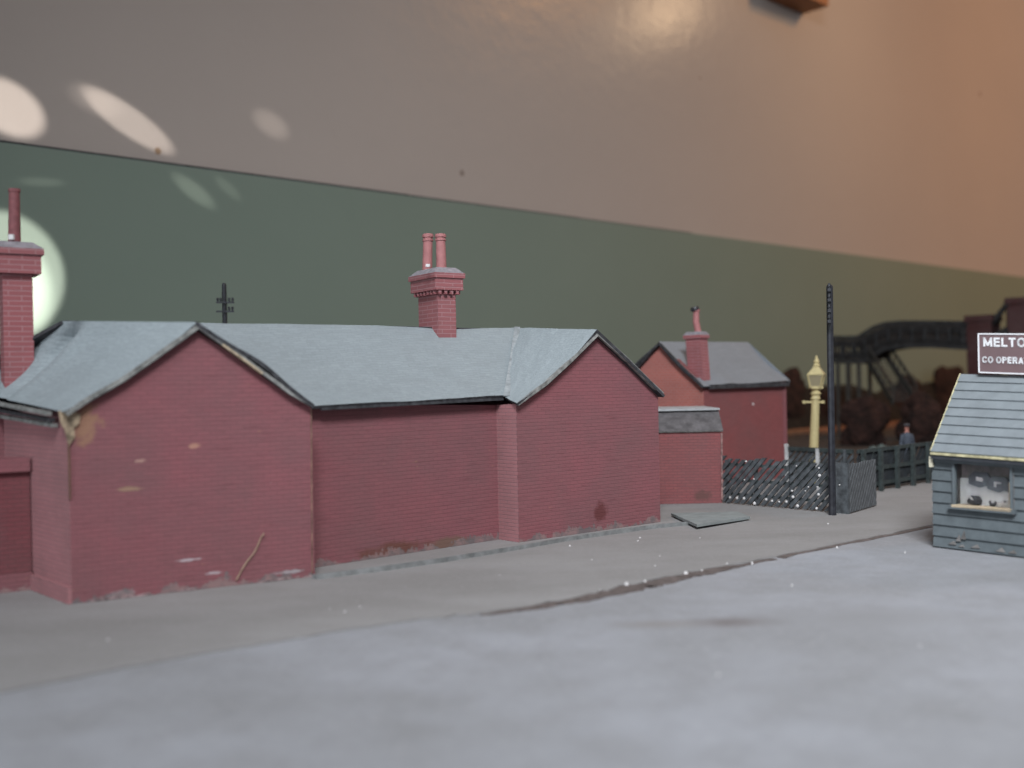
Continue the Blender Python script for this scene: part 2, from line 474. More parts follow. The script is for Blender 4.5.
m = MB(); m.prism(poly, -0.0038, 0.0)
up_ground = m.build('ground_yard', tu.m); up_ground['kind'] = 'structure'

# dirt lying along the broken edge
m = MB()
tdirt = plain('brown_dirt', (0.12, 0.098, 0.092), 0.95, var=0.4, scale=60)
def ribbon(m, pts, w, z, h):
    n = len(pts)
    for i in range(n-1):
        a, b = pts[i], pts[i+1]
        t = (b-a).normalized(); s = Vector((-t.y, t.x, 0))
        wa, wb = w(i/(n-1)), w((i+1)/(n-1))
        q = [a-s*wa*0.8, b-s*wb*0.8, b+s*wb*0.3, a+s*wa*0.3]
        m.prism([(x.x, x.y) for x in q], z, z+h)
def edge_v(u):
    for (a, b), (c, d_) in zip(edge_px[:-1], edge_px[1:]):
        if u <= c: return b+(d_-b)*(u-a)/(c-a)
seg = [G(480+i*6, edge_v(480+i*6)+2.6+math.sin(i*0.9)*0.5, -0.003) for i in range(50)]
ribbon(m, seg, lambda t: (0.014+0.035*vn(t*11, 1)+0.012*hn(t*60, 4))*(0.25+math.sin(t*3.0)), -0.0042, 0.0022)
seg = [G(775+i*9, edge_v(775+i*9)+1.0, -0.003) for i in range(18)]
ribbon(m, seg, lambda t: 0.010+0.03*vn(t*9, 9), -0.0042, 0.0020)
o = m.build('dirt', tdirt); tag(o, 'brown crumbly dirt along the broken edge crossing the grey road', 'dirt', kind='stuff')
# pale crumbs
m = MB()
for (u, v, s_) in ((627, 584, 5), (686, 573, 4), (752, 563, 3), (645, 581, 2.5), (727, 564, 2.5), (640, 538, 2.5), (638, 541, 2), (570, 546, 2.5), (837, 547, 2), (718, 674, 2.5), (792, 585, 2),
                   (108, 640, 3), (655, 566, 2), (660, 556, 1.6), (592, 560, 1.6), (828, 524, 2.4), (920, 645, 1.6), (700, 538, 1.5), (345, 612, 2.5), (330, 609, 2), (360, 607, 2), (600, 590, 1.8), (702, 570, 2), (905, 552, 1.5), (500, 575, 1.4)):
    c = G(u, v); r = s_*c.y/F*0.42
    vs = []; k = 5
    for zz_ in (0, 1):
        for i in range(k):
            t = 2*math.pi*i/k+u
            rr = r*(0.7+0.6*hn(u, i, 5))*(1 if zz_ == 0 else 0.6)
            vs.append(c+Vector((math.cos(t)*rr*1.3, math.sin(t)*rr*1.3, -0.003 + (r*0.9+0.003)*zz_)))
    m.add(vs, [list(range(k))[::-1], list(range(k, 2*k))]+[[i, (i+1) % k, k+(i+1) % k, k+i] for i in range(k)])
o = m.build('crumbs', white_glue); tag(o, 'pale crumbs of filler scattered over the grey road surface', 'debris', kind='stuff')

# kerb and loose slab
m = MB()
kp = [(316, 579.5), (380, 571.5), (440, 563), (518, 550), (565, 541.5), (612, 534.5), (659, 528), (697, 524.5)]
kk = [G(u, v, 0.0) for u, v in kp]
n_ = len(kk)
bk = [p + N*(0.024-0.008*(i/n_)) for i, p in enumerate(kk)]
for i in range(n_-1):
    m.prism([(kk[i].x, kk[i].y), (kk[i+1].x, kk[i+1].y), (bk[i+1].x, bk[i+1].y), (bk[i].x, bk[i].y)], -0.001, [0.010+0.003*hn(i, 1), 0.010+0.003*hn(i+1, 1), 0.008, 0.008])
kerb = m.build('kerb_strip', plain('worn_kerb_card', (0.20, 0.205, 0.205), 0.85, var=0.35, scale=25))
tag(kerb, 'thin worn grey kerb strip running along the foot of the station wall', 'kerb')
m = MB()
q = [G(671, 513, 0.012), G(738, 511.5, 0.012), G(750, 516.5, 0.012), G(697, 524.5, 0.016)]
m.slab([q[3], q[2], q[1], q[0]], (0, 0, -0.008))
slabo = m.build('paving_slab', plain('green_grey_paving_card', (0.215, 0.235, 0.235), 0.85, var=0.15, scale=25))
tag(slabo, 'loose greenish grey paving slab lifting at the end of the kerb', 'paving slab')

# ------------------------------------------------------------------ main station building
st = thing('station_building', (g1L.x, g1L.y, 0), 'long red brick model station building with two gables under grey slate roofs', 'building')
BACK = 0.66
bR = g2R + N*BACK
L0 = G(30, 588)
N1 = (L0-g1L).normalized()
Lside = g1L + N1*0.42
Lf = Lside - D*0.22
Lb = Lf + N*0.40
m = MB()
foot = [g1L, g1R, rL, rR, g2L, g2R, bR, Lb, Lf, Lside]
m.prism([(p.x, p.y) for p in foot], 0.0, [EZ, EZ, EZ, EZ-0.02, EZ-0.016, EZ, EZ, EZ, EZ, EZ], 0)
# faces that look left wear the paler brick with light in its colour
A1 = VP(197, 330, g1L, g1R); A2 = VP(597, 337, g2L, g2R)
for (L_, R_, PX) in ((g1L, g1R, [(290, 396), (262, 376), (226, 350), (197, 331), (155, 361), (122, 384), (90, 402)]), (g2L, g2R, [(650, 387), (628, 365), (597, 338), (570, 365), (545, 388)])):
    m.slab([pl(L_, EZ if L_ is g1L else EZ-0.016), pl(R_, EZ)]+[VP(u, v, L_, R_) for u, v in PX], N*0.02)
walls = m.build('brick_walls', [brick_main, brick_lit_side], st)
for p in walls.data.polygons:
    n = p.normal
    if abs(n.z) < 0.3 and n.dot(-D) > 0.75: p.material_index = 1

wob = lambda s, a: (lambda x, y: a*(vn(x*5, y*3, s)-0.5) + a*0.4*(vn(x*17, y*9, s+2)-0.5))
def roof_part(name, quads, mats=None, th=0.009):
    m = MB()
    for q, fn in quads: m.sheet(*q, 44, 16, th, fn)
    return m.build(name, mats or [slate_main, card_edge], st)
# ridge line of the main range
RB = AT(62, 321, 2.58); RM = AT(516, 328.5, 3.35)
def ridge(u, v=0): 
    t = (u-62)/(516-62)
    return VP(u, 321+(328.5-321)*t, RB, RM)
RJ = ridge(516); 
Rx = RJ + (RJ-ridge(400)).normalized()*0.22
off = -N*0.022
# main front slope over the recess
eL = VP(322, 405.5, rL-N*0.035, rR-N*0.035); eR = VP(504, 396, rL-N*0.035, rR-N*0.035)
ed = (eR-eL).normalized()
roof_part('front_roof', [((ridge(118), RJ, eR + ed*0.05, eL - ed*0.25), lambda x, y: -0.007*math.sin(math.pi*y) + wob(1, 0.006)(x, y))])
# gable 1 (left): left slope with the bell-cast sweep, then the short piece beyond the valley
A1r = VP(197, 322, g1L-N*0.022, g1R-N*0.022)
C1 = VP(64, 412, g1L-N*0.022, g1R-N*0.022)
E1 = VP(315, 405, g1L-N*0.022, g1R-N*0.022)
Vv = AT(14, 392, 2.58)
B1 = ridge(92)
roof_part('left_gable_roof', [
    ((RB, A1r, C1, AT(-46, 388, 2.78)), lambda x, y: -0.030*math.sin(math.pi*y)*(0.45+0.2*x) - 0.028*math.exp(-((x-0.13-0.34*y)/0.055)**2)*min(1, y*5) + 0.010*math.exp(-((x-0.24-0.34*y)/0.06)**2)*min(1, y*4) + wob(3, 0.004)(x, y)),
    ((A1r+Vector((0, 0, 0.001)), ridge(125), ridge(240)+Vector((0, 0, -0.15)) - N*0.06, E1), lambda x, y: 0.0025*math.sin(math.pi*y)+0.009*math.exp(-((y-0.52)/0.2)**2)*max(0, 1-x*6)),
])
# gable 2 (right)
A2r = VP(597, 329.5, g2L-N*0.022, g2R-N*0.022)
C2 = VP(517, 403.5, g2L-N*0.022, g2R-N*0.022)
E2 = VP(665, 395, g2L-N*0.022, g2R-N*0.022)
K2 = VP(505, 398, rL-N*0.04, rR-N*0.04)
roof_part('right_gable_roof', [
    ((RJ+Vector((0, 0, 0.002)), A2r, C2, K2 + Vector((0, 0, 0.002))), lambda x, y: -0.016*math.sin(math.pi*y)*x + wob(7, 0.003)(x, y)),
    ((A2r+Vector((0, 0, 0.001)), RJ, RJ + D*0.30 + Vector((0, 0, -0.20)) + N*0.02, E2), lambda x, y: 0.002*math.sin(math.pi*y)),
])
# slopes on the far side
bz = 0.40
roof_part('rear_roof', [((RB, Rx, pl(bR+N*0.03, bz), pl(Lb+N*0.03+D*0.0, bz)), wob(9, 0.004))])
# lead flashing line in the valley of the right gable
m = MB()
pts = [RJ, RJ.lerp(K2, 0.33)+Vector((0, 0, -0.006)), RJ.lerp(K2, 0.66)+Vector((0, 0, -0.007)), K2+Vector((0, 0, 0.002))]
for a, b in zip(pts[:-1], pts[1:]): m.bar(a+Vector((0.004, -0.006, 0.004)), b+Vector((0.004, -0.006, 0.004)), 0.018, 0.003, up=(0, -0.6, 0.8))
m.build('valley_strip', plain('valley_card', (0.27, 0.29, 0.30), var=0.3), st)
# barge strips up the gables
def barge(name, pts, mat, w=0.012, d=0.012):
    m = MB()
    for a, b in zip(pts[:-1], pts[1:]): m.bar(a, b, d, w, up=-N)
    return m.build(name, mat, st)
g1f = lambda u, v: VP(u, v, g1L-N*0.016, g1R-N*0.016)
g2f = lambda u, v: VP(u, v, g2L-N*0.016, g2R-N*0.016)
barge('barge_strip', [g1f(66, 414), g1f(90, 398), g1f(122, 380), g1f(155, 357), g1f(197, 327)], card_grey, 0.010, 0.010)
barge('barge_strip', [g1f(199, 327), g1f(226, 346), g1f(262, 372), g1f(290, 393), g1f(313, 406)], card_grey, 0.010, 0.008)
barge('barge_strip', [g1f(222, 344.5), g1f(241, 358), g1f(262, 373.5)], card_buff, 0.012, 0.0045)
barge('barge_strip', [g2f(517, 404), g2f(545, 384), g2f(570, 361), g2f(597, 334)], card_grey, 0.010, 0.010)
barge('barge_strip', [g2f(598, 334), g2f(628, 361), g2f(650, 383), g2f(662, 394)], card_grey, 0.010, 0.012)
# wall edges: bare card at the corners, torn patch under the left eave
def strip(name, a, b, w, mat, out=0.003):
    m = MB(); m.bar(a, b, w, 0.004, up=-N); return m.build(name, mat, st)
strip('corner_edge', g1f(313.5, 409)+N*0.014, g1f(314.5, 574)+N*0.014, 0.0016, plain('dull_corner_card', (0.22, 0.13, 0.10), var=0.5, scale=60))
strip('corner_edge', g1f(70, 440)+N*0.014, g1f(71.5, 500)+N*0.014, 0.004, plain('brown_torn_card', (0.13, 0.07, 0.05)))
m = MB()
tp = [(60, 411), (70, 410), (82, 414), (80, 424), (75, 428), (76, 437), (70, 446), (66, 430), (62, 424)]
m.slab([g1f(u, v)+N*0.010 for u, v in tp], N*0.006)
m.build('torn_card', plain('torn_buff_card', (0.33, 0.25, 0.17), var=0.6, scale=50), st)
# soffit boards under the left eave
m = MB()
for k, (dv, mm) in enumerate(((2, 0), (8, 1), (13, 0))):
    a = VP(60, 411+dv*1.1, g1L, g1L+N1); b = VP(-30, 393+dv*1.3, g1L, g1L+N1)
    m.bar(a-D*(0.022-0.006*k), b-D*(0.022-0.006*k), 0.012, 0.008, mi=mm)
m.build('eave_board', [card_grey, card_edge], st)
# eave edge over the recess
m = MB()
m.bar(eL+Vector((0, 0, -0.008))+N*0.008, eR+Vector((0, 0, -0.008))+N*0.008, 0.01, 0.008)
m.build('eave_board', card_edge, st)
# a loose thread and the chipped foot of the left gable
cu = [(266, 534), (263, 538), (259, 548), (255, 555), (249, 562), (244, 570), (238, 581)]
m = MB()
for a, b in zip(cu[:-1], cu[1:]): m.bar(g1f(*a)+N*0.013, g1f(*b)+N*0.013, 0.0022, 0.003, up=-N)
m.build('loose_thread', plain('thread', (0.36, 0.25, 0.18)), st)
chip_m = plain('chipped_card', (0.30, 0.22, 0.22), var=0.7, scale=60)
def foot_chips(P_, Q_, f, u0, u1, vfun, seed):
    u = u0; k = 0
    while u < u1:
        L_ = 6+14*hn(k, seed); h = 1.5+2.5*hn(k, seed+1)
        v = vfun(u)
        if hn(k, seed+2) > 0.3:
            q = [f(u, v), f(u+L_, vfun(u+L_)), f(u+L_*0.8, vfun(u+L_)-h), f(u+L_*0.2, v-h*0.7)]
            m = MB(); m.slab([x+N*0.010 for x in q], N*0.005); m.build('chipped_foot', chip_m, st)
        u += L_*0.9; k += 1
foot_chips(g1L, g1R, g1f, 76, 312, lambda u: 604-(u-72)*27.5/243+1, 11)

def chimney(parent, corner, a_dir, b_dir, la, lb, z0, z_corb, z_slab0, z_top, mat, o1, o2, name='chimney', dent=True, lean=Vector((0, 0, 0)), domed=0.02):
    """corner: nearest plan corner; a_dir along la, b_dir along lb"""
    ctr = corner + a_dir*la/2 + b_dir*lb/2
    def rect(ex, z, sh=None):
        c = ctr + lean*(z-z0)
        return [c - a_dir*(la/2+ex) - b_dir*(lb/2+ex), c + a_dir*(la/2+ex) - b_dir*(lb/2+ex), c + a_dir*(la/2+ex) + b_dir*(lb/2+ex), c - a_dir*(la/2+ex) + b_dir*(lb/2+ex)]
    def fr(m, ex0, za, ex1, zb, mi=0):
        A = [pl(p, za) for p in rect(ex0, za)]; B = [pl(p, zb) for p in rect(ex1, zb)]
        m.add(A+B, [[0, 1, 2, 3][::-1], [4, 5, 6, 7]]+[[i, (i+1) % 4, 4+(i+1) % 4, 4+i] for i in range(4)], mi)
    m = MB(); fr(m, 0, z0, 0, z_corb+0.001); 
    fr(m, o1, z_corb, o1, z_slab0)
    ch = m.build(name, mat, parent)
    if dent:
        m = MB()
        for side in range(4):
            R_ = rect(o1*0.55, z_corb); p, q = R_[side], R_[(side+1) % 4]; L_ = (q-p).length; k = max(3, int(L_/0.018))
            for i in range(k):
                c = p.lerp(q, (i+0.5)/k); m.box(pl(c, z_corb-0.006), a_dir*0.0045, b_dir*0.0045, (0, 0, 0.006))
        m.build('dentil_course', mat, ch)
    m = MB(); fr(m, o2, z_slab0, o2, z_slab0+(z_top-z_slab0)*0.55, 0); fr(m, o2, z_slab0+(z_top-z_slab0)*0.55, -0.004+o1*0.3, z_top+domed*0.3, 1)
    m.build('chimney_cap', [mat, mortar_grey], ch)
    return ch, ctr
# chimney on the ridge (two pots)
zc = lambda v, Y, u: AT(u, v, Y).z
cor = pl(ridge(437) - N*0.052, 0); cy = cor.y
cor = pl(AT(438.5, 330, cy), 0)
ch, ctr = chimney(st, cor, D, N, 0.062, 0.120, 0.52, zc(290, cy, 438), zc(278, cy, 438), zc(269, cy, 438), brick_chim, 0.017, 0.022, domed=0.02)
zt = zc(269, cy+0.03, 438)
for uu in (427.2, 441.5):
    for_v = 0
    base = ctr + N*(0.036 if uu < 435 else -0.036)
    base = pl(AT(uu, 270, base.y), zt-0.002)
    H = zc(234, base.y, uu) - base.z
    m = MB()
    lean = (0.004 if uu < 435 else -0.001)
    m.lathe(base, [(0.0165, 0), (0.0155, 0.01), (0.0145, H*0.80), (0.017, H*0.81), (0.017, H*0.85), (0.0145, H*0.86), (0.0145, H*0.90), (0.0175, H*0.91), (0.0175, H*0.97), (0.015, H), (0.010, H), (0.010, H-0.02)],
            20, bend=lambda h, l=lean: Vector((l*h/0.1, 0, 0)))
    m.build('chimney_pot', pot_clay, ch, smooth=False)
m = MB(); m.box(pl(AT(428.0, 267.5, 3.10), zt+0.003), (0.006, 0, 0), (0, 0.006, 0), (0, 0, 0.004)); m.build('glue_dab', white_glue, ch)
# chimney at the left end (one tall pot)
cy = 2.57
cor = pl(AT(3.5, 330, cy), 0)
ch, ctr = chimney(st, cor, D, N, 0.068, 0.06, 0.445, zc(273, cy, 10), zc(254, cy, 10), zc(243, cy, 10), brick_chim, 0.018, 0.024, dent=False, domed=0.02)
ch['label'] = 'red brick chimney with one tall dark pot'
base = pl(AT(14.5, 243, 2.61), zc(242, 2.61, 14)); H = zc(189, 2.61, 14)-base.z
m = MB(); m.lathe(base, [(0.0150, 0), (0.0145, H*0.1), (0.0125, H*0.93), (0.0140, H*0.94), (0.0140, H), (0.0095, H), (0.0095, H-0.02)], 20, bend=lambda h: Vector((0.002*h/0.1, 0, 0)))
m.build('chimney_pot', pot_dark, ch)
m = MB(); m.box(pl(AT(11.5, 237, 2.58), base.z+0.008), (0.006, 0, 0), (0, 0.004, 0), (0, 0, 0.006)); m.build('glue_dab', white_glue, ch)

# low annex on the left
aR = G(32, 589.5); aD = (aR-G(0, 593)).normalized(); aL = aR - aD*0.45; aN = Vector((-aD.y, aD.x, 0))
m = MB()
ztp = 0.300
m.prism([(p.x, p.y) for p in (aL, aR, aR+aN*0.06, aL+aN*0.06)], 0, ztp-0.030)
an = m.build('annex_wall', brick_dark, st)
m = MB()
m.prism([(p.x, p.y) for p in (aL-aN*0.014, aR-aN*0.014, aR+aN*0.06, aL+aN*0.06)], ztp-0.030, ztp)
m.build('coping', brick_main, an)
m = MB()
m.prism([(p.x, p.y) for p in (aL-aN*0.008, aR-aN*0.008, aR, aL)], 0, 0.040)
m.build('plinth', brick_main, an)
m = MB()
m.prism([(p.x, p.y) for p in (g1L-D*0.008, g1L, g1L+N1*0.25, g1L+N1*0.25-D*0.008)], 0, 0.035)
m.build('plinth', brick_lit_side, st)

# ------------------------------------------------------------------ low outhouse between station and house
oL = G(655, 504.3); oR = G(722, 503)
od = (oR-oL).normalized(); on = Vector((-od.y, od.x, 0))
oh = thing('outhouse', (oL.x, oL.y, 0), 'low red brick outhouse with dark slate roof tucked between station gable and cottage', 'outhouse')
m = MB()
zE = VP(700, 431, oL, oR).z; zR_ = AT(700, 411, oL.y+0.09).z
oLb, oRb = oL+on*0.42, oR+on*0.42
m.prism([(p.x, p.y) for p in (oL, oR, oR+on*0.085, oRb, oLb, oL+on*0.085)], 0, [zE, zE, zR_-0.004, zR_-0.004, zR_-0.004, zR_-0.004])
wl = m.build('brick_walls', brick('outhouse_brick_card', (0.25, 0.078, 0.080), (0.225, 0.070, 0.073), (0.17, 0.065, 0.068), streak=0.45,
       patches=[(tuple(VP(702, 496, oL, oR)), 0.035, (0.12, 0.06, 0.055), (1, 1, 1.5))]), oh)
m = MB()
m.sheet(oL+on*0.088+od*-0.0+Vector((0, 0, zR_+0.003)), oR+on*0.088+od*0.010+Vector((0, 0, zR_+0.003)), pl(oR-on*0.01+od*0.008, zE+0.002), pl(oL-on*0.01, zE+0.002), 16, 6, 0.006, wob(2, 0.003))
m.build('slate_roof', [plain('dark_grey_felt', (0.105, 0.098, 0.102), var=0.35, scale=30), card_grey], oh)
m = MB()
m.prism([(p.x, p.y) for p in (oL+on*0.07, oR+on*0.07+od*0.012, oRb+od*0.012, oLb)], zR_+0.003, zR_+0.010)
m.build('flat_top', plain('pale_card_top', (0.36, 0.37, 0.38), var=0.15), oh)
m = MB(); m.bar(VP(721.5, 433, oL-on*0.003, oR-on*0.003), VP(722, 500, oL-on*0.003, oR-on*0.003), 0.006, 0.006, up=-on)
m.build('corner_edge', plain('flaked_corner', (0.25, 0.15, 0.14), var=0.6, scale=60), oh)

# ------------------------------------------------------------------ second house
hN = pl(AT(703.5, 385, 4.30), 0); hF = pl(AT(785.5, 382, 4.68), 0)
hD = (hF-hN).normalized(); hB = Vector((-hD.y, hD.x, 0))
hw = 0.50
ho = thing('cottage', (hN.x, hN.y, 0), 'small red brick model cottage with grey hipped end roof and crooked chimney pot', 'cottage')
zHe = AT(703, 385, 4.30).z+0.004
hA = VP(660.5, 344, hN, hN+hB)
midw = (hA-hN).dot(hB)
hBk = hN + hB*midw*2
m = MB()
m.prism([(p.x, p.y) for p in (hN, hF, hF+hB*midw*2, hBk)], 0, zHe)
m.slab([pl(hN, zHe-0.001), pl(hBk, zHe-0.001), hA], hD*0.02)
wl = m.build('brick_walls', [brick_house, brick_orange], ho)
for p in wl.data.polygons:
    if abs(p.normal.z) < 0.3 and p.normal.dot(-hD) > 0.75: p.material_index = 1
r1 = VP(659, 341.5, hN-hD*0.02, hN-hD*0.02+hB); r2 = AT(748, 342, 4.88)
e1 = VP(704, 386.5, hN-hD*0.02, hN-hD*0.02+hB); e1 = pl(hN-hD*0.02-hB*0.02, e1.z); e2 = AT(790, 380.5, 4.70); 
b1 = pl(hBk-hD*0.02+hB*0.02, zHe-0.02); b2_ = pl(hF+hB*midw*2+hD*0.02, zHe-0.02)
m = MB()
m.sheet(r1, r2, e2, e1, 20, 8, 0.009, lambda x, y: -0.012*math.sin(math.pi*y)+0.008*math.exp(-((x-0.25)/0.12)**2)*y)
m.sheet(r1, r2, b2_, b1, 10, 4, 0.009, None)
m.build('slate_roof', [slate_house, card_edge], ho)
m = MB()
m.add([r2, e2, b2_, r2-Vector((0, 0, 0.008)), e2-Vector((0, 0, 0.008)), b2_-Vector((0, 0, 0.008))], [[0, 1, 2], [5, 4, 3], [0, 3, 4, 1], [1, 4, 5, 2], [2, 5, 3, 0]])
m.build('hip_end', slate_house, ho)
m = MB()
hf = lambda u, v: VP(u, v, hN-hD*0.018, hN-hD*0.018+hB)
for a, b in (((658, 345), (640, 361)), ((640, 361), (624, 376)), ((660, 344), (681, 366)), ((681, 366), (703, 387))): m.bar(hf(*a), hf(*b), 0.010, 0.010, up=-hD)
m.build('barge_strip', card_edge, ho)
m = MB(); m.bar(pl(hN, zHe-0.012)-hB*0.012+hD*0.02, pl(hF, zHe-0.010)-hB*0.012, 0.016, 0.018); m.build('eave_board', card_edge, ho)
m = MB(); m.bar(pl(hF-hB*0.002-hD*0.012, 0.0), pl(hF-hB*0.002-hD*0.012, zHe-0.02), 0.022, 0.004, up=-hB); m.build('corner_edge', brick_main, ho)
cor = pl(AT(704, 385, 4.325), 0)
cc = 4.325
ch, ctr = chimney(ho, cor, hD, hB, 0.046, 0.078, 0.41, zc(339, cc, 699), zc(338, cc, 699), zc(332, cc, 699), brick_orange if False else brick_chim, 0.003, 0.007, dent=False, lean=Vector((-0.055, 0, 0)), domed=0.01)
ct = AT(698.5, 331, 4.37); H = zc(306, 4.3, 697)-ct.z
m = MB()
bd = lambda h: Vector((-0.007*(h/0.1)-0.006*math.sin(h/H*3.2), 0, 0))
m.lathe(ct-Vector((0, 0, 0.01)), [(0.016, 0), (0.014, 0.012), (0.0135, H*0.5), (0.0125, H*0.9), (0.0155, H*0.92), (0.0150, H), (0.010, H), (0.010, H-0.015)], 16, bend=bd)
m.build('chimney_pot', pot_clay, ch)
tp_ = ct + bd(H)+Vector((0, 0, H-0.008))
m = MB(); m.lathe(tp_+Vector((-0.005, 0, -0.007)), [(0.0175, 0), (0.0185, 0.008), (0.0165, 0.016), (0.010, 0.017)], 12, axis=(-0.25, 0, 1)); m.build('cowl', black_paint, ch)

# ------------------------------------------------------------------ fences
def clip(poly, ax, lo, hi):
    for (s, lim) in ((1, lo), (-1, -hi)):
        out = []
        for i in range(len(poly)):
            p, q = poly[i], poly[(i+1) % len(poly)]
            ip, iq = s*p[ax] >= lim, s*q[ax] >= lim
            if ip: out.append(p)
            if ip != iq:
                t = (lim - s*p[ax])/(s*(q[ax]-p[ax])); out.append((p[0]+(q[0]-p[0])*t, p[1]+(q[1]-p[1])*t))
        poly = out
        if not poly: return poly
    return poly
def lattice(m, A, B, h, step, wd, th, lean=1.0, nrm=None, z0=0.004, sgn=1, jit=0.004):
    d = (B-A); L = pl(d, 0).length; d = pl(d, 0).normalized()
    nn = nrm or Vector((d.y, -d.x, 0))
    s = -h*lean-step; k = 0
    while s < L+h*lean:
        j = (hn(k, 3)-0.5)*jit; top = h + (hn(k, 8)-0.5)*(0.012 if jit > 0.003 else 0.003)
        sh = h*lean*sgn
        x0 = s+j if sgn > 0 else s+j+h*lean
        q = [(x0, z0), (x0+wd, z0), (x0+wd+sh, top), (x0+sh, top)]
        q = clip(q, 0, 0, L)
        if len(q) > 2:
            m.slab([pl(A, 0)+d*a+Vector((0, 0, b)) for a, b in q], nn*th)
        s += step; k += 1
fA = G(724, 503); fB = G(848, 514); fC = G(875, 506)
fh = 0.165
fs = thing('lattice_fence', (fA.x, fA.y, 0), 'charcoal diagonal slat fence in the yard beside the black pole, with white glue dabs', 'fence')
fd = (fB-fA).normalized(); fn_ = Vector((fd.y, -fd.x, 0))
fM = fA.lerp(fB, 0.56); fE = fB - fd*0.055
for (a, b) in ((fA, fM), (fM+fd*0.004, fE)):
    m = MB(); lattice(m, a, b, fh, 0.0285, 0.0185, 0.006, 0.95, nrm=fn_); m.build('slat_panel', fence_grey, fs)
    m = MB()
    for z in (0.035, 0.085, 0.140): m.bar(a-fn_*0.004+Vector((0, 0, z)), b-fn_*0.004+Vector((0, 0, z)), 0.006, 0.010)
    m.build('rail', fence_dark, fs)
for p in (fA+fd*0.01, fA.lerp(fB, 0.27), fM):
    m = MB(); m.bar(p-fn_*0.009, p-fn_*0.009+Vector((0, 0, fh-0.01)), 0.010, 0.012, up=fn_); m.build('post', fence_grey, fs)
m = MB(); m.box(fB-fd*0.026+Vector((0, 0, fh/2)), fd*0.028, fn_*0.004, (0, 0, fh/2)); m.build('end_board', fence_grey, fs)
m = MB(); m.bar(fB, fB+Vector((0, 0, fh)), 0.010, 0.010, up=fn_); m.build('post', fence_grey, fs)
sd = (fC-fB).normalized(); sn = Vector((sd.y, -sd.x, 0))
m = MB(); lattice(m, fB+sd*0.004, fC, fh-0.004, 0.0235, 0.0160, 0.006, 0.75, nrm=sn, jit=0.002); 
m.build('slat_panel', plain('lit_fence_card', (0.082, 0.088, 0.094), var=0.3, scale=60), fs)
m = MB()
for z in (0.035, 0.085, 0.140): m.bar(fB-sn*0.003+Vector((0, 0, z)), fC-sn*0.003+Vector((0, 0, z)), 0.005, 0.010)
m.build('rail', fence_dark, fs)
for (u, v, r) in ((729.5, 497.5, 1.7), (736.5, 498.2, 1.6), (743.5, 498.5, 1.8), (754, 503.5, 2.2), (765.8, 499.5, 1.7), (771.7, 501, 1.4), (778.7, 501.8, 1.3), (786, 501.8, 1.7), (792.5, 497, 2.0), (791.5, 491, 1.3), (797, 506, 2.2),
                  (753.5, 479, 1.0), (745.5, 461.5, 1.2), (744, 480, 1.0), (796, 466, 1.0), (818.5, 468, 1.3), (819, 475.5, 2.0), (818, 494.5, 1.8), (817, 487, 1.2), (808, 487, 1.0), (816, 508.5, 1.6), (839, 485, 0.9), (805, 491, 1.0)):
    p = VP(u, v, fA+fn_*0.009, fB+fn_*0.009); rr = r*0.85*p.y/F
    m = MB(); m.lathe(p-fn_*0.004, [(rr, 0), (rr*0.8, 0.003), (rr*0.3, 0.004)], 8, axis=fn_); m.build('glue_dab', white_glue, fs)

# platform side fence with whitened post ends
pA = pl(AT(786, 450, 4.26), 0); pC = pl(AT(853, 452, 4.02), 0)
pd = (pC-pA).normalized(); pn = Vector((pd.y, -pd.x, 0))
fp = thing('platform_fence', (pA.x, pA.y, 0), 'short dark fence with white post ends behind the charcoal fence, at the lamp', 'fence')
ph = AT(786, 446, 4.26).z
m = MB(); lattice(m, pA, pC, ph-0.012, 0.026, 0.017, 0.005, 0.9, nrm=-pn); m.build('slat_panel', fence_grey, fp)
m = MB()
for z in (0.05, 0.10, ph-0.010): m.bar(pA+Vector((0, 0, z)), pC+Vector((0, 0, z)), 0.012, 0.016)
m.build('rail', fence_dark, fp)
white_post = plain('whitened_post', (0.50, 0.50, 0.50), var=0.25, scale=60)
for u, mt in ((786.5, white_post), (817.5, white_post), (845, fence_grey)):
    p = VP(u, 452, pA+pn*0.008, pC+pn*0.008)
    m = MB(); m.bar(pl(p, 0), pl(p, ph+0.010 if u < 800 else ph-0.004), 0.011, 0.011, up=pn)
    m.build('post', mt, fp)
# long fence along the line
bA = G(852, 494.5); bB = G(877, 491.5)
bB = G(877, 491); bE = G(937, 481)
bd_ = (bE-bB).normalized(); bA = bB - bd_*0.14; bE2 = bB + bd_*1.9
bn = Vector((bd_.y, -bd_.x, 0))
fl = thing('lineside_fence', (bA.x, bA.y, 0), 'long dark post and rail fence with diagonal slats running behind the grey hut', 'fence')
bh = 0.165
m = MB(); lattice(m, bA, bE2, bh-0.006, 0.020, 0.013, 0.004, 0.8, nrm=-bn, z0=0.012); m.build('slat_panel', plain('near_black_slats', (0.022, 0.026, 0.030), var=0.3), fl)
for z in (0.030, 0.090, bh-0.004):
    m = MB(); m.bar(bA+bn*0.004+Vector((0, 0, z)), bE2+bn*0.004+Vector((0, 0, z)), 0.008, 0.014); m.build('rail', fence_dark, fl)
s = 0.02
while s < 2.0:
    m = MB(); p = bA+bd_*s+bn*0.014; m.bar(p, p+Vector((0, 0, bh+0.003)), 0.016, 0.014, up=bn); m.build('post', fence_dark, fl)
    s += 0.128

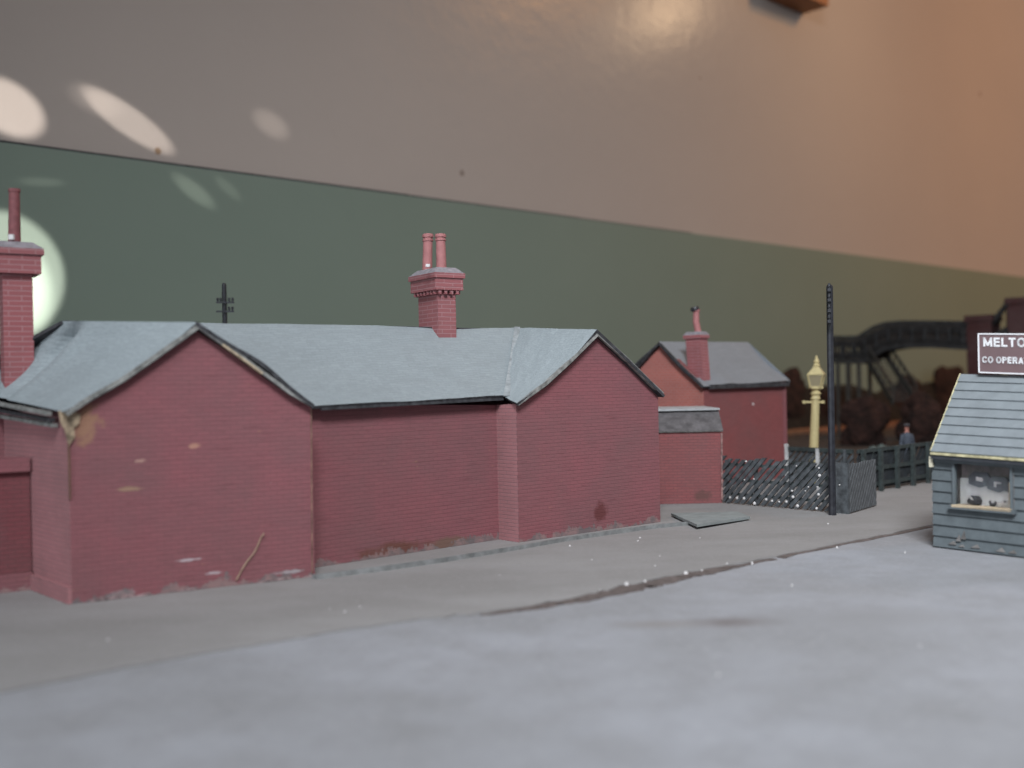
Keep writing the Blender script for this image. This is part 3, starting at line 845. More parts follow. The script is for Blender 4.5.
# ------------------------------------------------------------------ poles
pb = G(832.5, 515)
pt = AT(829.5, 285, pb.y)
po = thing('telegraph_pole', (pb.x, pb.y, 0), 'slim black telegraph pole standing in front of the charcoal slat fence', 'telegraph pole')
m = MB(); m.lathe(pb, [(0.0125, 0), (0.0125, 0.02), (0.0115, 0.03), (0.0105, pt.z-0.006), (0.008, pt.z)], 10, bend=lambda h: Vector(((pt.x-pb.x)*h/pt.z, 0, 0)))
m.build('pole', black_paint, po)
vd = Vector((pb.x-0.035, pb.y, 0)).normalized(); vs_ = Vector((vd.y, -vd.x, 0))
for v in (291, 301, 311.5, 322):
    c = AT(829.2, v, pb.y-0.004); ar = MB(); ar.bar(c-vd*0.045, c+vd*0.045, 0.010, 0.009)
    arm = ar.build('cross_arm', black_paint, po)
    for s in (-0.038, -0.020, 0.020, 0.038):
        k = MB(); k.lathe(c+vd*s-vs_*0.006*0, [(0.003, 0), (0.003, 0.010), (0.0055, 0.011), (0.0045, 0.02), (0.002, 0.022)], 8); k.build('insulator', black_paint, arm)
# distant pole behind the station roof
Yp = 3.95
pt2 = AT(224, 283, Yp); pb2 = pl(pt2, 0)
po2 = thing('telegraph_pole', tuple(pb2), 'black telegraph pole with two short insulator arms rising behind the station roof', 'telegraph pole')
m = MB(); m.lathe(pb2, [(0.012, 0), (0.0085, pt2.z-0.008), (0.005, pt2.z)], 10); m.build('pole', black_paint, po2)
for v, ins in ((302.5, (-0.026, -0.015, 0.017, 0.030)), (311.5, (0.017, 0.030))):
    c = AT(224.6, v, Yp-0.012); ar = MB(); ar.bar(c-RT*0.031, c+RT*0.036, 0.007, 0.006)
    arm = ar.build('cross_arm', black_paint, po2)
    for s in ins:
        k = MB(); k.lathe(c+RT*s, [(0.0032, 0), (0.0032, 0.006), (0.0048, 0.007), (0.0042, 0.016), (0.002, 0.018)], 8); k.build('insulator', black_paint, arm)

# ------------------------------------------------------------------ gas lamp
lt = AT(817, 355.5, 4.4); lb = pl(AT(811.8, 446, 4.4), 0)
la = thing('gas_lamp', tuple(lb), 'cream painted gas street lamp with ladder bar behind the slat fence', 'street lamp')
H = lt.z
lx = lambda h: Vector(((lt.x-lb.x)*h/H, 0, 0))
zv = lambda v: AT(814, v, 4.4).z
m = MB(); m.lathe(lb, [(0.034, 0), (0.034, 0.03), (0.022, 0.05), (0.019, 0.15), (0.0165, zv(402)), (0.0165, zv(400)), (0.021, zv(399)), (0.016, zv(396)), (0.022, zv(393.5)), (0.014, zv(391)), (0.021, zv(389)), (0.021, zv(388))], 16, bend=lx)
m.build('column', cream_paint, la)
m = MB(); c = AT(813.4, 402, 4.4); m.bar(c-RT*0.040, c+RT*0.040, 0.008, 0.008); m.lathe(c-RT*0.040-Vector((0,0,0.006)), [(0.007,0),(0.007,0.012)], 8); m.lathe(c+RT*0.040-Vector((0,0,0.006)), [(0.007,0),(0.007,0.012)], 8)
m.build('ladder_bar', cream_paint, la)
lz0, lz1 = zv(387), zv(374.5)
def ring(r, z, n=4, rot=0.35): 
    c = pl(lb+lx(z), z); return [c+Vector((math.cos(rot+2*math.pi*k/n)*r, math.sin(rot+2*math.pi*k/n)*r, 0)) for k in range(n)]
tl = NT('hazy_lantern_glass', 0.35, 0.5); tl.color((0.36, 0.31, 0.20)); tl.b.inputs['Transmission Weight'].default_value = 0.35
m = MB(); a, b = ring(0.028, lz0), ring(0.043, lz1)
m.add(a+b, [[3, 2, 1, 0], [4, 5, 6, 7]]+[[i, (i+1) % 4, 4+(i+1) % 4, 4+i] for i in range(4)]); lan = m.build('lantern', tl.m, la)
m = MB()
a, b = ring(0.029, lz0), ring(0.044, lz1)
for i in range(4):
    m.bar(a[i], b[i], 0.005, 0.005); m.bar(a[i], a[(i+1) % 4], 0.005, 0.006); m.bar(b[i], b[(i+1) % 4], 0.006, 0.006)
m.box(pl(lb+lx(lz0), lz0-0.003), (0.024, 0, 0), (0, 0.024, 0), (0, 0, 0.004))
m.build('lantern_frame', cream_paint, lan)
m = MB(); a, b = ring(0.048, lz1), ring(0.014, zv(366.5))
m.add(a+b, [[3, 2, 1, 0], [4, 5, 6, 7]]+[[i, (i+1) % 4, 4+(i+1) % 4, 4+i] for i in range(4)])
m.lathe(pl(lb+lx(zv(366)), zv(366.8)), [(0.014, 0), (0.016, 0.006), (0.009, 0.014), (0.013, 0.021), (0.007, 0.030), (0.004, 0.042), (0.0015, lt.z-zv(366.8))], 12)
m.build('lantern_roof', cream_paint, lan)

# ------------------------------------------------------------------ co-operative hut
s0 = G(935, 545.5); s1 = G(1024, 556.3)
sD = (s1-s0).normalized(); sN = Vector((-sD.y, sD.x, 0))     # sN points away from the camera side
if sN.y < 0: sN = -sN
hut = thing('shop_hut', (s0.x, s0.y, 0), 'grey clapboard hut with plank roof and small display window', 'hut')
SL = 0.66; SW = 0.36
t_board = plain('blue_grey_clapboard', (0.100, 0.118, 0.128), 0.7, var=0.15, scale=30)
t_roofp = plain('grey_plank_roof', (0.185, 0.207, 0.222), 0.65, var=0.10, scale=25)
t_seam = plain('dark_seam', (0.035, 0.038, 0.045), 0.8)
zEv = VP(936, 457, s0, s1).z
sp = lambda u, v, o=0.0: VP(u, v, s0-sN*o, s1-sN*o)
wl_, wr_ = (sp(957.5, 480)-s0).dot(sD), (sp(1012.5, 482)-s0).dot(sD)
wz0 = 0.5*(sp(958, 503).z+sp(1011, 510).z); wz1 = 0.5*(sp(958, 459.5).z+sp(1011, 464).z)
bhh = (zEv-0.0)/8.0
def P3(a, n, z): return s0 + sD*a - sN*n + Vector((0, 0, z*(1-0.10*max(0, a))))
m = MB()
def boardseg(a0, a1, z0, z1):
    # one lapped board: thicker at its lower edge
    q = [(0.0, z0), (0.010, z0), (0.005, z1), (0.0, z1)]
    vs = [P3(a0, n, z) for n, z in q]+[P3(a1, n, z) for n, z in q]
    m.add(vs, [[0, 1, 2, 3], [7, 6, 5, 4]]+[[i, (i+1) % 4, 4+(i+1) % 4, 4+i][::-1] for i in range(4)])
for k in range(8):
    z0, z1 = k*bhh, (k+1)*bhh
    if z0 < wz1 and z1 > wz0:
        boardseg(0, wl_, z0, z1); boardseg(wr_, SL, z0, z1)
        if z0 < wz0: boardseg(wl_, wr_, z0, wz0)
        if z1 > wz1: boardseg(wl_, wr_, wz1, z1)
    else: boardseg(0, SL, z0, z1)
m.build('front_wall', t_board, hut)
m = MB()
# other walls: ends and rear, and the sheet behind the boards round the window
th = 0.012
m.prism([(p.x, p.y) for p in (P3(0, 0, 0), P3(th, 0, 0), P3(th, -SW, 0), P3(0, -SW, 0))], 0, zEv)
m.prism([(p.x, p.y) for p in (P3(SL-th, 0, 0), P3(SL, 0, 0), P3(SL, -SW, 0), P3(SL-th, -SW, 0))], 0, zEv)
m.prism([(p.x, p.y) for p in (P3(0, -SW+th, 0), P3(SL, -SW+th, 0), P3(SL, -SW, 0), P3(0, -SW, 0))], 0, zEv)
zRg = AT(962, 374, 2.86).z
for a in (0.0, SL-th):
    m.slab([P3(a, 0, zEv-0.001), P3(a, -SW, zEv-0.001), P3(a, -SW/2, zRg-0.02)], sD*th)
m.build('end_and_rear_walls', t_board, hut)
# roof
ev0 = sp(931, 452, 0.028); rg0 = VP(961, 373.5, s0+sN*SW/2, s1+sN*SW/2)
ev_a = (ev0-s0).dot(sD); rg_a = (rg0-s0).dot(sD)
m = MB(); NP = 9
for k in range(NP):
    t0, t1 = k/NP, (k+1)/NP
    def rp(t, end): 
        a = ev_a+(rg_a-ev_a)*t if not end else SL+0.03
        n = 0.028+(-SW/2-0.028)*t; z = ev0.z+(zRg-ev0.z)*t
        return P3(a, n, z)
    up_ = (rp(1, 0)-rp(0, 0)).cross(sD); up_ = up_ if up_.z > 0 else -up_; up_.normalize()
    m.slab([rp(t0, 0)+up_*0.0042, rp(t0, 1)+up_*0.0042, rp(t1, 1), rp(t1, 0)], -up_*0.007)
far_e = [P3(rg_a, -SW/2, zRg), P3(SL+0.03, -SW/2, zRg), P3(SL+0.03, -SW-0.028, ev0.z), P3(ev_a, -SW-0.028, ev0.z)]
m.slab(far_e, (0, 0, -0.007))
m.build('plank_roof', t_roofp, hut)
m = MB()
m.bar(rp_a := P3(ev_a, 0.030, ev0.z-0.003), P3(SL+0.03, 0.030, ev0.z-0.003), 0.004, 0.006)
m.bar(P3(ev_a-0.002, 0.026, ev0.z+0.003), P3(rg_a-0.002, -SW/2, zRg+0.001), 0.003, 0.004)
m.build('cream_fascia', plain('yellowed_card_edge', (0.46, 0.42, 0.26), var=0.4, scale=60), hut)
m = MB(); m.bar(P3(ev_a, 0.020, ev0.z-0.011), P3(SL+0.03, 0.020, ev0.z-0.011), 0.018, 0.012); m.build('soffit', t_seam, hut)
m = MB(); m.box(P3(0.004, 0.016, ev0.z-0.026), sD*0.0045, sN*0.004, (0, 0, 0.014)); m.build('eave_bracket', plain('pale_bracket', (0.62, 0.58, 0.45), var=0.2), hut)
m = MB(); m.bar(P3(0, 0.012, zEv-0.006), P3(SL, 0.012, zEv-0.006), 0.006, 0.012); m.build('frieze_board', t_board, hut)
# window: frame, sill, box behind, goods
m = MB(); fw = 0.007
zc_ = (wz0+wz1)/2; hc = (wz1-wz0)/2; ac = (wl_+wr_)/2; hw_ = (wr_-wl_)/2
for a, s_ in ((wl_-fw/2, 1), (wr_+fw/2, 1)): m.box(P3(a, 0.008, zc_), sD*fw/2, sN*0.006, (0, 0, hc+fw))
m.box(P3(ac, 0.008, wz1+fw/2), sD*hw_, sN*0.006, (0, 0, fw/2))
wf = m.build('window_frame', t_board, hut)
m = MB(); m.box(P3(ac, 0.012, wz0-0.004), sD*(hw_+0.014), sN*0.010, (0, 0, 0.005)); m.build('window_sill', t_board, wf)
tgz = NT('shop_glass', 0.05, 0.5); tgz.color((1, 1, 1)); tgz.b.inputs['Transmission Weight'].default_value = 1.0; tgz.b.inputs['IOR'].default_value = 1.1
m = MB(); m.box(P3(ac, 0.003, zc_), sD*hw_, sN*0.0008, (0, 0, hc)); m.build('window_pane', tgz.m, wf)
m = MB(); dp = -0.026
m.box(P3(ac, dp, zc_+hc*0.3), sD*hw_*1.3, sN*0.002, (0, 0, hc*1.0)); m.build('display_backing', plain('grey_brown_backing', (0.24, 0.21, 0.21), var=0.35, scale=50), hut)
t_cloth = plain('white_display_cloth', (0.60, 0.60, 0.60), var=0.08)
m = MB()
top = []
K = 16
for i in range(K+1):
    x = wl_+(wr_-wl_)*i/K; t = i/K
    top.append((x, wz0+2*hc*(0.60-0.10*t+0.025*math.sin(t*9)+0.04*math.exp(-((t-0.55)/0.07)**2)-(0.12*(t > 0.9)))))
vs = [P3(x, dp+0.010, z) for x, z in top]+[P3(wr_, dp+0.012, wz0), P3(wl_, dp+0.012, wz0)]
m.slab(vs, -sN*0.003)
m.build('display_cloth', t_cloth, hut)
m = MB(); m.box(P3(ac, -0.012, wz0-0.001), sD*(hw_+0.006), sN*0.034, (0, 0, 0.003)); m.build('display_shelf', plain('buff_shelf', (0.50, 0.40, 0.28), var=0.15), hut)
m = MB(); m.box(P3(wr_-0.004, -0.02, wz0+hc*0.6), sD*0.004, sN*0.024, (0, 0, hc*0.6)); m.build('buff_side_card', plain('buff_card', (0.42, 0.34, 0.25), var=0.15), hut)
m = MB()
m.box(P3(wl_-0.004, -0.02, zc_), sD*0.002, sN*0.03, (0, 0, hc*1.2)); m.box(P3(wr_+0.006, -0.02, zc_), sD*0.002, sN*0.03, (0, 0, hc*1.2)); m.box(P3(ac, -0.02, wz1+0.008), sD*hw_*1.3, sN*0.03, (0, 0, 0.002))
m.build('display_box', plain('dim_box_card', (0.16, 0.15, 0.15), var=0.3), hut)
gloss_black = plain('black_goods', (0.04, 0.042, 0.05), 0.4, 0.5)
w_ = wr_-wl_
zS = wz0+0.002
# goods on the display shelf, each its own thing
g = thing('cooking_pot', tuple(P3(wl_+w_*0.25, -0.018, zS)), 'wide black cooking pot with pale tag in the hut window, left', 'pot')
m = MB(); m.lathe(P3(wl_+w_*0.27, -0.018, zS), [(0.014, 0), (0.020, 0.004), (0.022, 0.012), (0.018, 0.020), (0.012, 0.023)], 14); m.build('pot_body', gloss_black, g)
m = MB(); m.slab([P3(wl_+w_*0.16, 0.003-0.0, zS+0.014), P3(wl_+w_*0.20, 0.003, zS+0.025), P3(wl_+w_*0.24, 0.003, zS+0.024), P3(wl_+w_*0.31, 0.003, zS+0.014), P3(wl_+w_*0.27, 0.003, zS+0.013), P3(wl_+w_*0.22, 0.003, zS+0.020), P3(wl_+w_*0.19, 0.003, zS+0.013)], sN*0.003); m.build('price_tag', white_glue, g)
g = thing('kettle', tuple(P3(wl_+w_*0.60, -0.015, zS)), 'small dark kettle with two stubby spouts on the hut window shelf', 'kettle')
m = MB(); m.lathe(P3(wl_+w_*0.60, -0.015, zS), [(0.007, 0), (0.010, 0.004), (0.008, 0.009)], 12); m.build('kettle_body', gloss_black, g)
for a in (-0.007, 0.007):
    m = MB(); m.lathe(P3(wl_+w_*0.60+a, -0.012, zS+0.006), [(0.0035, 0), (0.0035, 0.006), (0.002, 0.008)], 8); m.build('spout', gloss_black, g)
g = thing('white_bowl', tuple(P3(wl_+w_*0.76, -0.018, zS)), 'white bowl with folded cloth and dark dot in the hut window', 'bowl')
m = MB(); m.lathe(P3(wl_+w_*0.76, -0.018, zS), [(0.007, 0), (0.011, 0.004), (0.013, 0.011), (0.011, 0.012)], 12); m.build('bowl_body', white_glue, g)
m = MB(); m.lathe(P3(wl_+w_*0.80, -0.018, zS+0.011), [(0.012, 0), (0.012, 0.004), (0.006, 0.008)], 10); m.build('folded_cloth', white_glue, g)
m = MB(); m.box(P3(wl_+w_*0.84, -0.005, zS+0.015), sD*0.002, sN*0.001, (0, 0, 0.002)); m.build('dark_dot', gloss_black, g)
for (t, zf, lab, tagp) in ((0.40, 0.62, 'dark hanging garment with pale oblong ticket in the hut window, left one', 0), (0.74, 0.55, 'dark hanging garment with angled pale ticket in the hut window, right one', 1)):
    g = thing('hanging_garment', tuple(P3(wl_+w_*t, dp+0.018, wz0+2*hc*zf)), lab, 'garment')
    c = wl_+w_*t; z = wz0+2*hc*zf
    m = MB()
    q = [(-0.030, -0.014), (-0.018, -0.018), (0.0, -0.022), (0.014, -0.016), (0.026, -0.020), (0.030, 0.004), (0.018, 0.018), (-0.016, 0.018), (-0.030, 0.006)]
    m.slab([P3(c+a, dp+0.016, z+b) for a, b in q], -sN*0.006); m.build('garment_cloth', plain('slate_cloth', (0.10, 0.11, 0.125), var=0.3, scale=60), g)
    m = MB()
    if tagp == 0:
        m.slab([P3(c+a, dp+0.024, z+b) for a, b in ((-0.008, -0.004), (0.010, -0.006), (0.010, 0.004), (-0.008, 0.006))], -sN*0.002)
    else:
        m.slab([P3(c+a, dp+0.024, z+b) for a, b in ((-0.010, -0.008), (-0.005, -0.009), (-0.004, 0.0), (0.008, 0.001), (0.008, 0.004), (-0.010, 0.005))], -sN*0.002)
    m.build('price_tag', white_glue, g)

# sign board on the ridge
k0 = s0+sN*(SW/2-0.012); k1 = s1+sN*(SW/2-0.012)
sgl = VP(979.5, 374, k0, k1); sgt = VP(979.5, 333.2, k0, k1)
ga = (sgl-s0).dot(sD); gz0 = sgl.z+0.003; gz1 = sgt.z
SGL = 0.40
sg = thing('shop_sign', tuple(pl(sgl, gz0)), 'brown signboard with white rim and white lettering standing on the hut roof', 'sign')
def Pg(a, n, z): return pl(k0, 0)+sD*(ga+a)-sN*n+Vector((0, 0, z-0.055*a))
m = MB(); m.slab([Pg(0, 0.004, gz0), Pg(SGL, 0.004, gz0), Pg(SGL, 0.004, gz1), Pg(0, 0.004, gz1)], sN*0.008); m.build('board', plain('brown_signboard', (0.150, 0.100, 0.105), 0.7, var=0.06, scale=20), sg)
m = MB(); e = 0.0034
for (a0, z0_, a1, z1_) in ((0, gz1-e/2, SGL, gz1-e/2), (0, gz0+e/2, SGL, gz0+e/2)):
    m.bar(Pg(a0, 0.005, z0_), Pg(a1, 0.005, z1_), 0.002, e, up=sN.cross(sD))
m.bar(Pg(e/2, 0.005, gz0), Pg(e/2, 0.005, gz1), 0.002, e, up=sD); m.bar(Pg(SGL-e/2, 0.005, gz0), Pg(SGL-e/2, 0.005, gz1), 0.002, e, up=sD)
m.build('white_rim', plain('white_sign_paint', (0.72, 0.72, 0.74), var=0.05), sg)
def arc(cx, cy, rx, ry, a0, a1, n=14): return [(cx+rx*math.cos(math.radians(a0+(a1-a0)*i/n)), cy+ry*math.sin(math.radians(a0+(a1-a0)*i/n))) for i in range(n+1)]
t_ = 0.105
GLY = {'M': (0.95, [[(t_, 0), (t_, 1)], [(t_, 0.93), (0.475, 0.10), (0.95-t_, 0.93)], [(0.95-t_, 1), (0.95-t_, 0)]]),
 'E': (0.66, [[(t_, 0), (t_, 1)], [(t_, t_), (0.66, t_)], [(t_, 0.52), (0.62, 0.52)], [(t_, 1-t_), (0.65, 1-t_)]]),
 'L': (0.62, [[(t_, 0), (t_, 1)], [(t_, t_), (0.62, t_)]]),
 'T': (0.70, [[(0.35, 0), (0.35, 1)], [(0, 1-t_), (0.70, 1-t_)]]),
 'O': (0.88, [arc(0.44, 0.5, 0.44-t_, 0.5-t_*0.9, 0, 360, 28)]),
 'C': (0.82, [arc(0.44, 0.5, 0.44-t_, 0.5-t_*0.9, 38, 322, 22)]),
 'N': (0.80, [[(t_, 0), (t_, 1)], [(t_, 0.95), (0.80-t_, 0.05)], [(0.80-t_, 0), (0.80-t_, 1)]]),
 'P': (0.72, [[(t_, 0), (t_, 1)], [(t_, 1-t_), (0.42, 1-t_)]+arc(0.42, 0.70, 0.20, 0.195, 90, -90, 10)+[(t_, 0.505)]]),
 'R': (0.78, [[(t_, 0), (t_, 1)], [(t_, 1-t_), (0.44, 1-t_)]+arc(0.44, 0.70, 0.20, 0.195, 90, -90, 10)+[(t_, 0.505)], [(0.44, 0.50), (0.70, 0)]]),
 'A': (0.82, [[(t_, 0), (0.41, 0.93), (0.82-t_, 0)], [(0.20, 0.27), (0.62, 0.27)]]),
 'I': (0.22, [[(0.11, 0), (0.11, 1)]]), 'V': (0.80, [[(t_*0.8, 1), (0.40, 0.07), (0.80-t_*0.8, 1)]]), ' ': (0.20, [])}
def lettering(txt, a, z, hgt, gap, wide=1.0):
    m = MB(); x = a
    for chh in txt:
        wdt, sts = GLY[chh]
        for st_ in sts:
            for (p, q) in zip(st_[:-1], st_[1:]):
                P_ = Pg(x+p[0]*hgt*wide, 0.0052, z+p[1]*hgt); Q_ = Pg(x+q[0]*hgt*wide, 0.0052, z+q[1]*hgt)
                e_ = (Q_-P_).normalized()*(hgt*0.045 if len(st_) > 8 else 0)
                m.bar(P_-e_, Q_+e_, 0.0012, hgt*0.21, up=sD.cross(Q_-P_).cross(Q_-P_) if False else (Q_-P_).cross(sN))
        x += wdt*hgt*wide + gap*hgt
    return m.build('lettering', bpy.data.materials['white_sign_paint'], sg)
aa = lambda u, v: (VP(u, v, k0, k1)-sgl).dot(sD)
h1 = (VP(984, 337.2, k0, k1)-VP(984, 346.2, k0, k1)).length
h2 = (VP(984, 356.1, k0, k1)-VP(984, 362.5, k0, k1)).length
w1 = (aa(1018, 342)-aa(984.3, 342))/h1; w2 = (aa(1018, 360)-aa(983.2, 360))/h2
n1 = sum(GLY[c][0] for c in 'MELT'); n2 = sum(GLY[c][0] for c in 'CO OPER')
G1, G2 = 0.16, 0.16
lettering('MELTON', aa(984.3, 342), VP(984, 346.2, k0, k1).z, h1, G1, (w1-4*G1)/n1)
lettering('CO OPERATIVE', aa(983.2, 360), VP(983, 362.5, k0, k1).z, h2, G2, (w2-7*G2)/n2*1.05)
# chips and scraps at the foot of the hut
scuff_m = plain('scuffed_paint', (0.17, 0.16, 0.155), var=0.4)
for (u, v, w1, h1) in ((952, 544, 8, 3), (958, 541, 5, 6), (963, 539, 5, 8), (975, 547.5, 9, 3), (961, 546.5, 6, 2), (1000, 551.5, 9, 4), (1012, 553, 8, 3)):
    a = sp(u-w1/2, v, 0.012); b = sp(u+w1/2, v+w1*0.12, 0.012); c = sp(u+w1*0.2, v-h1, 0.012)
    m = MB(); m.slab([a, b, c], sN*0.003); m.build('scuffed_paint', scuff_m, hut)

# ------------------------------------------------------------------ railway beyond
tr0 = G(790, 437); TD = WD.copy(); TNn = WN.copy()
tk = thing('railway_track', (tr0.x, tr0.y, 0), 'rusty model railway track on brown ballast beyond the fences', 'track')
m = MB()
q = [tr0-TD*4+TNn*0.16, tr0+TD*6+TNn*0.16, tr0+TD*6-TNn*0.16, tr0-TD*4-TNn*0.16]
m.prism([(p.x, p.y) for p in q], 0.0, 0.018); m.build('ballast', plain('brown_ballast', (0.13, 0.07, 0.042), 0.95, var=0.5, scale=40), tk)
m = MB()
for k in range(98):
    c = tr0+TD*(-4+k*0.1+0.1); m.box(c+Vector((0, 0, 0.021)), TD*0.016, TNn*0.13, (0, 0, 0.005))
m.build('sleepers', plain('sleeper_brown', (0.06, 0.045, 0.04)), tk)['kind'] = 'stuff'
rust = plain('rusty_rail', (0.27, 0.125, 0.065), 0.6, var=0.3)
for s in (-0.083, 0.083):
    m = MB(); m.bar(tr0-TD*4+TNn*s+Vector((0, 0, 0.036)), tr0+TD*6+TNn*s+Vector((0, 0, 0.036)), 0.022, 0.022); m.build('rail', rust, tk)
# low platform edge in front of the track
m = MB()
q = [tr0-TD*2.2+TNn*2.15, tr0+TD*6+TNn*2.15, tr0+TD*6+TNn*0.20, tr0-TD*2.2+TNn*0.20]
m.prism([(p.x, p.y) for p in q], 0.0, 0.012)
pfm = m.build('ground_platform', plain('brown_platform', (0.05, 0.038, 0.033), 0.9, var=0.6, scale=6)); pfm['kind'] = 'structure'
# embankment in front of the backscene
m = MB(); prof = [(0.02, 0), (0.02, 0.31), (0.10, 0.31), (0.16, 0.14), (0.21, 0.0)]
S0, S1, NS = 0.5, 13.5, 90
rows = []
for i in range(NS+1):
    s = S0+(S1-S0)*i/NS
    for j, (d_, z) in enumerate(prof):
        rows.append(wall_pt(s, z*(0.85+0.4*vn(s*3, j)), d_+0.03*vn(s*5, j+7)*(j > 1)))
fsx = []
for i in range(NS):
    for j in range(4): fsx.append([i*5+j, i*5+j+1, (i+1)*5+j+1, (i+1)*5+j])
    fsx.append([i*5+4, i*5, (i+1)*5, (i+1)*5+4])
fsx += [[0, 1, 2, 3, 4], [NS*5+k for k in (4, 3, 2, 1, 0)]]
m.add(rows, fsx)
bank_m = plain('dark_scrub_bank', (0.016, 0.012, 0.009), 0.95, var=0.6, scale=14)
bk_ = m.build('ground_bank', bank_m); bk_['kind'] = 'structure'

# bushes
def bush(c, rx, ry, rz, label, seed, mat):
    import bmesh
    bm = bmesh.new()
    rnd = random.Random(seed)
    for k in range(14):
        t = rnd.random()*6.28; rr = rnd.random()**0.5*0.6
        s_ = 0.42+0.22*rnd.random()
        hz = rz-rx*s_*1.05
        cc_ = Vector((math.cos(t)*rr*rx, math.sin(t)*rr*ry, hz*(1-0.5*rr*rr)-0.25*rx*rnd.random() if k < 5 else hz*rnd.random()*0.8))
        r = bmesh.ops.create_icosphere(bm, subdivisions=3, radius=1.0)
        for v in r['verts']:
            n = v.co.copy()
            dsp = 1+0.14*(vn(n.x*3+k, n.y*3+n.z*3, seed)-0.5)*2+0.10*(vn(n.x*11+n.z*7, n.y*11, seed+k)-0.5)*2
            v.co = cc_+Vector((n.x*rx*s_*dsp, n.y*ry*s_*dsp, n.z*rx*s_*dsp*1.05))
    for v in bm.verts:
        if v.co.z < 0: v.co.z = 0
    me = bpy.data.meshes.new('bush'); bm.to_mesh(me); bm.free()
    me.materials.append(mat)
    o = bpy.data.objects.new('bush', me); COL.objects.link(o); o.location = c
    return tag(o, label, 'bush', 'dark bushes on the lineside bank')
bush_m = plain('dark_brown_foliage', (0.024, 0.0105, 0.008), 0.95, var=0.7, scale=18)
bush_g = plain('dull_green_foliage', (0.060, 0.075, 0.070), 0.9, var=0.5, scale=30)
for i, (u, vb, vt, wpx, Y, lab) in enumerate((
    (786, 420, 366, 56, 8.05, 'dark brown bush behind the lamp, next to the cottage roof'),
    (829, 425, 387, 44, 8.55, 'dark bush behind the black pole, under the bridge landing'),
    (908, 428, 373, 54, 9.2, 'rounded brown bush under the middle of the footbridge deck'),
    (948, 428, 359, 54, 9.4, 'taller dark bush beside the brick bridge pier, behind the hut roof'),
    (866, 428, 396, 44, 6.55, 'low dark bush in front of the footbridge stairs'),
    (919, 428, 391, 44, 6.45, 'wide low dark bush behind the dark-coated figure'),
)):
    top_ = on_wall(u, vt, 0.14) if Y > 7.9 else AT(u, vt, Y)
    c = pl(top_, 0); r = wpx*0.5*top_.y/F
    bo = bush(tuple(c), r*1.15, 0.085 if Y > 7.9 else r*0.7, top_.z*1.02, lab, 40+i, bush_m)
    if Y > 7.9: bo.rotation_euler.z = math.atan2(WD.y, WD.x)
c = pl(AT(879, 445, 4.75), 0)
o = bush(tuple(c), 0.055, 0.05, AT(879, 440.5, 4.75).z, 'small dull green shrub just behind the lineside fence', 77, bush_g); o['category'] = 'shrub'; del o['group']

# ------------------------------------------------------------------ footbridge
brL = pl(AT(832, 350, 7.75), 0); brR = pl(AT(968, 340, 7.05), 0)
bx = (brR-brL).normalized(); by = Vector((-bx.y, bx.x, 0)); BL = (brR-brL).length
if by.y < 0: by = -by
fb = thing('footbridge', tuple(brL), 'dark lattice footbridge with stairs and brick piers, far behind the yard', 'footbridge')
iron = plain('dark_bridge_paint', (0.030, 0.029, 0.030), 0.6, var=0.4, scale=20)
iron2 = plain('bridge_stair_paint', (0.045, 0.042, 0.038), 0.7, var=0.4, scale=20)
def bz_px(u, v):
    p = VP(u, v, brL, brR); return (p-brL).dot(bx), p.z
prof_t = [bz_px(*q) for q in ((832, 337), (845, 337.5), (858, 337), (866, 332), (874, 327), (885, 323.5), (900, 322), (925, 322), (968, 322.5))]
prof_b = [bz_px(*q) for q in ((832, 361), (845, 362), (856, 362), (866, 361), (874, 355), (885, 348.5), (900, 346), (925, 345.5), (968, 348))]
def ev(pr, a):
    for (x0, z0), (x1, z1) in zip(pr[:-1], pr[1:]):
        if a <= x1: return z0+(z1-z0)*max(0, (a-x0))/(x1-x0)
    return pr[-1][1]
BW = 0.17
for sgn_ in (0, 1):
    m = MB(); o_ = by*BW*sgn_
    PB = lambda a, z: brL+bx*a+o_+Vector((0, 0, z))
    K = 34
    for i in range(K):
        a0, a1 = BL*i/K, BL*(i+1)/K
        m.bar(PB(a0, ev(prof_t, a0)), PB(a1, ev(prof_t, a1)), 0.018, 0.022)
        m.bar(PB(a0, ev(prof_b, a0)), PB(a1, ev(prof_b, a1)), 0.018, 0.028)
        m.bar(PB(a0, ev(prof_b, a0)), PB(a1, ev(prof_t, a1)), 0.006, 0.026, up=by)
        m.bar(PB(a0, ev(prof_t, a0)), PB(a1, ev(prof_b, a1)), 0.006, 0.026, up=by)
        if i % 3 == 0: m.bar(PB(a0, ev(prof_b, a0)), PB(a0, ev(prof_t, a0)), 0.012, 0.014, up=by)
    m.build('lattice_girder', iron, fb)
m = MB()
for i in range(34):
    a0, a1 = BL*i/34, BL*(i+1)/34
    A = brL+bx*a0+Vector((0, 0, ev(prof_b, a0)+0.012)); B = brL+bx*a1+Vector((0, 0, ev(prof_b, a1)+0.012))
    m.slab([A, B, B+by*BW, A+by*BW], (0, 0, -0.012))
m.build('deck', iron2, fb)
# stairs
sa = AT(862, 352, 7.70); sb = AT(893, 402, 7.0)
sdv = (sb-sa); shz = pl(sdv, 0).normalized(); sside = Vector((-shz.y, shz.x, 0))
stw = 0.0
for off_ in (0.0, 0.155):
    m = MB(); a = sa-sside*0+sside*off_; b = sb+sside*off_
    m.bar(a, b, 0.012, 0.050); m.bar(a+Vector((0, 0, 0.11)), b+Vector((0, 0, 0.11)), 0.012, 0.016)
    for k in range(9): p = a.lerp(b, k/8); m.bar(p, p+Vector((0, 0, 0.11)), 0.008, 0.008)
    m.build('stair_stringer', iron2, fb)
for k in range(16):
    p = sa.lerp(sb, (k+0.5)/16); m = MB(); m.box(p+sside*0.0775, shz*0.018, sside*0.075, (0, 0, 0.004)); m.build('stair_tread', iron2, fb)
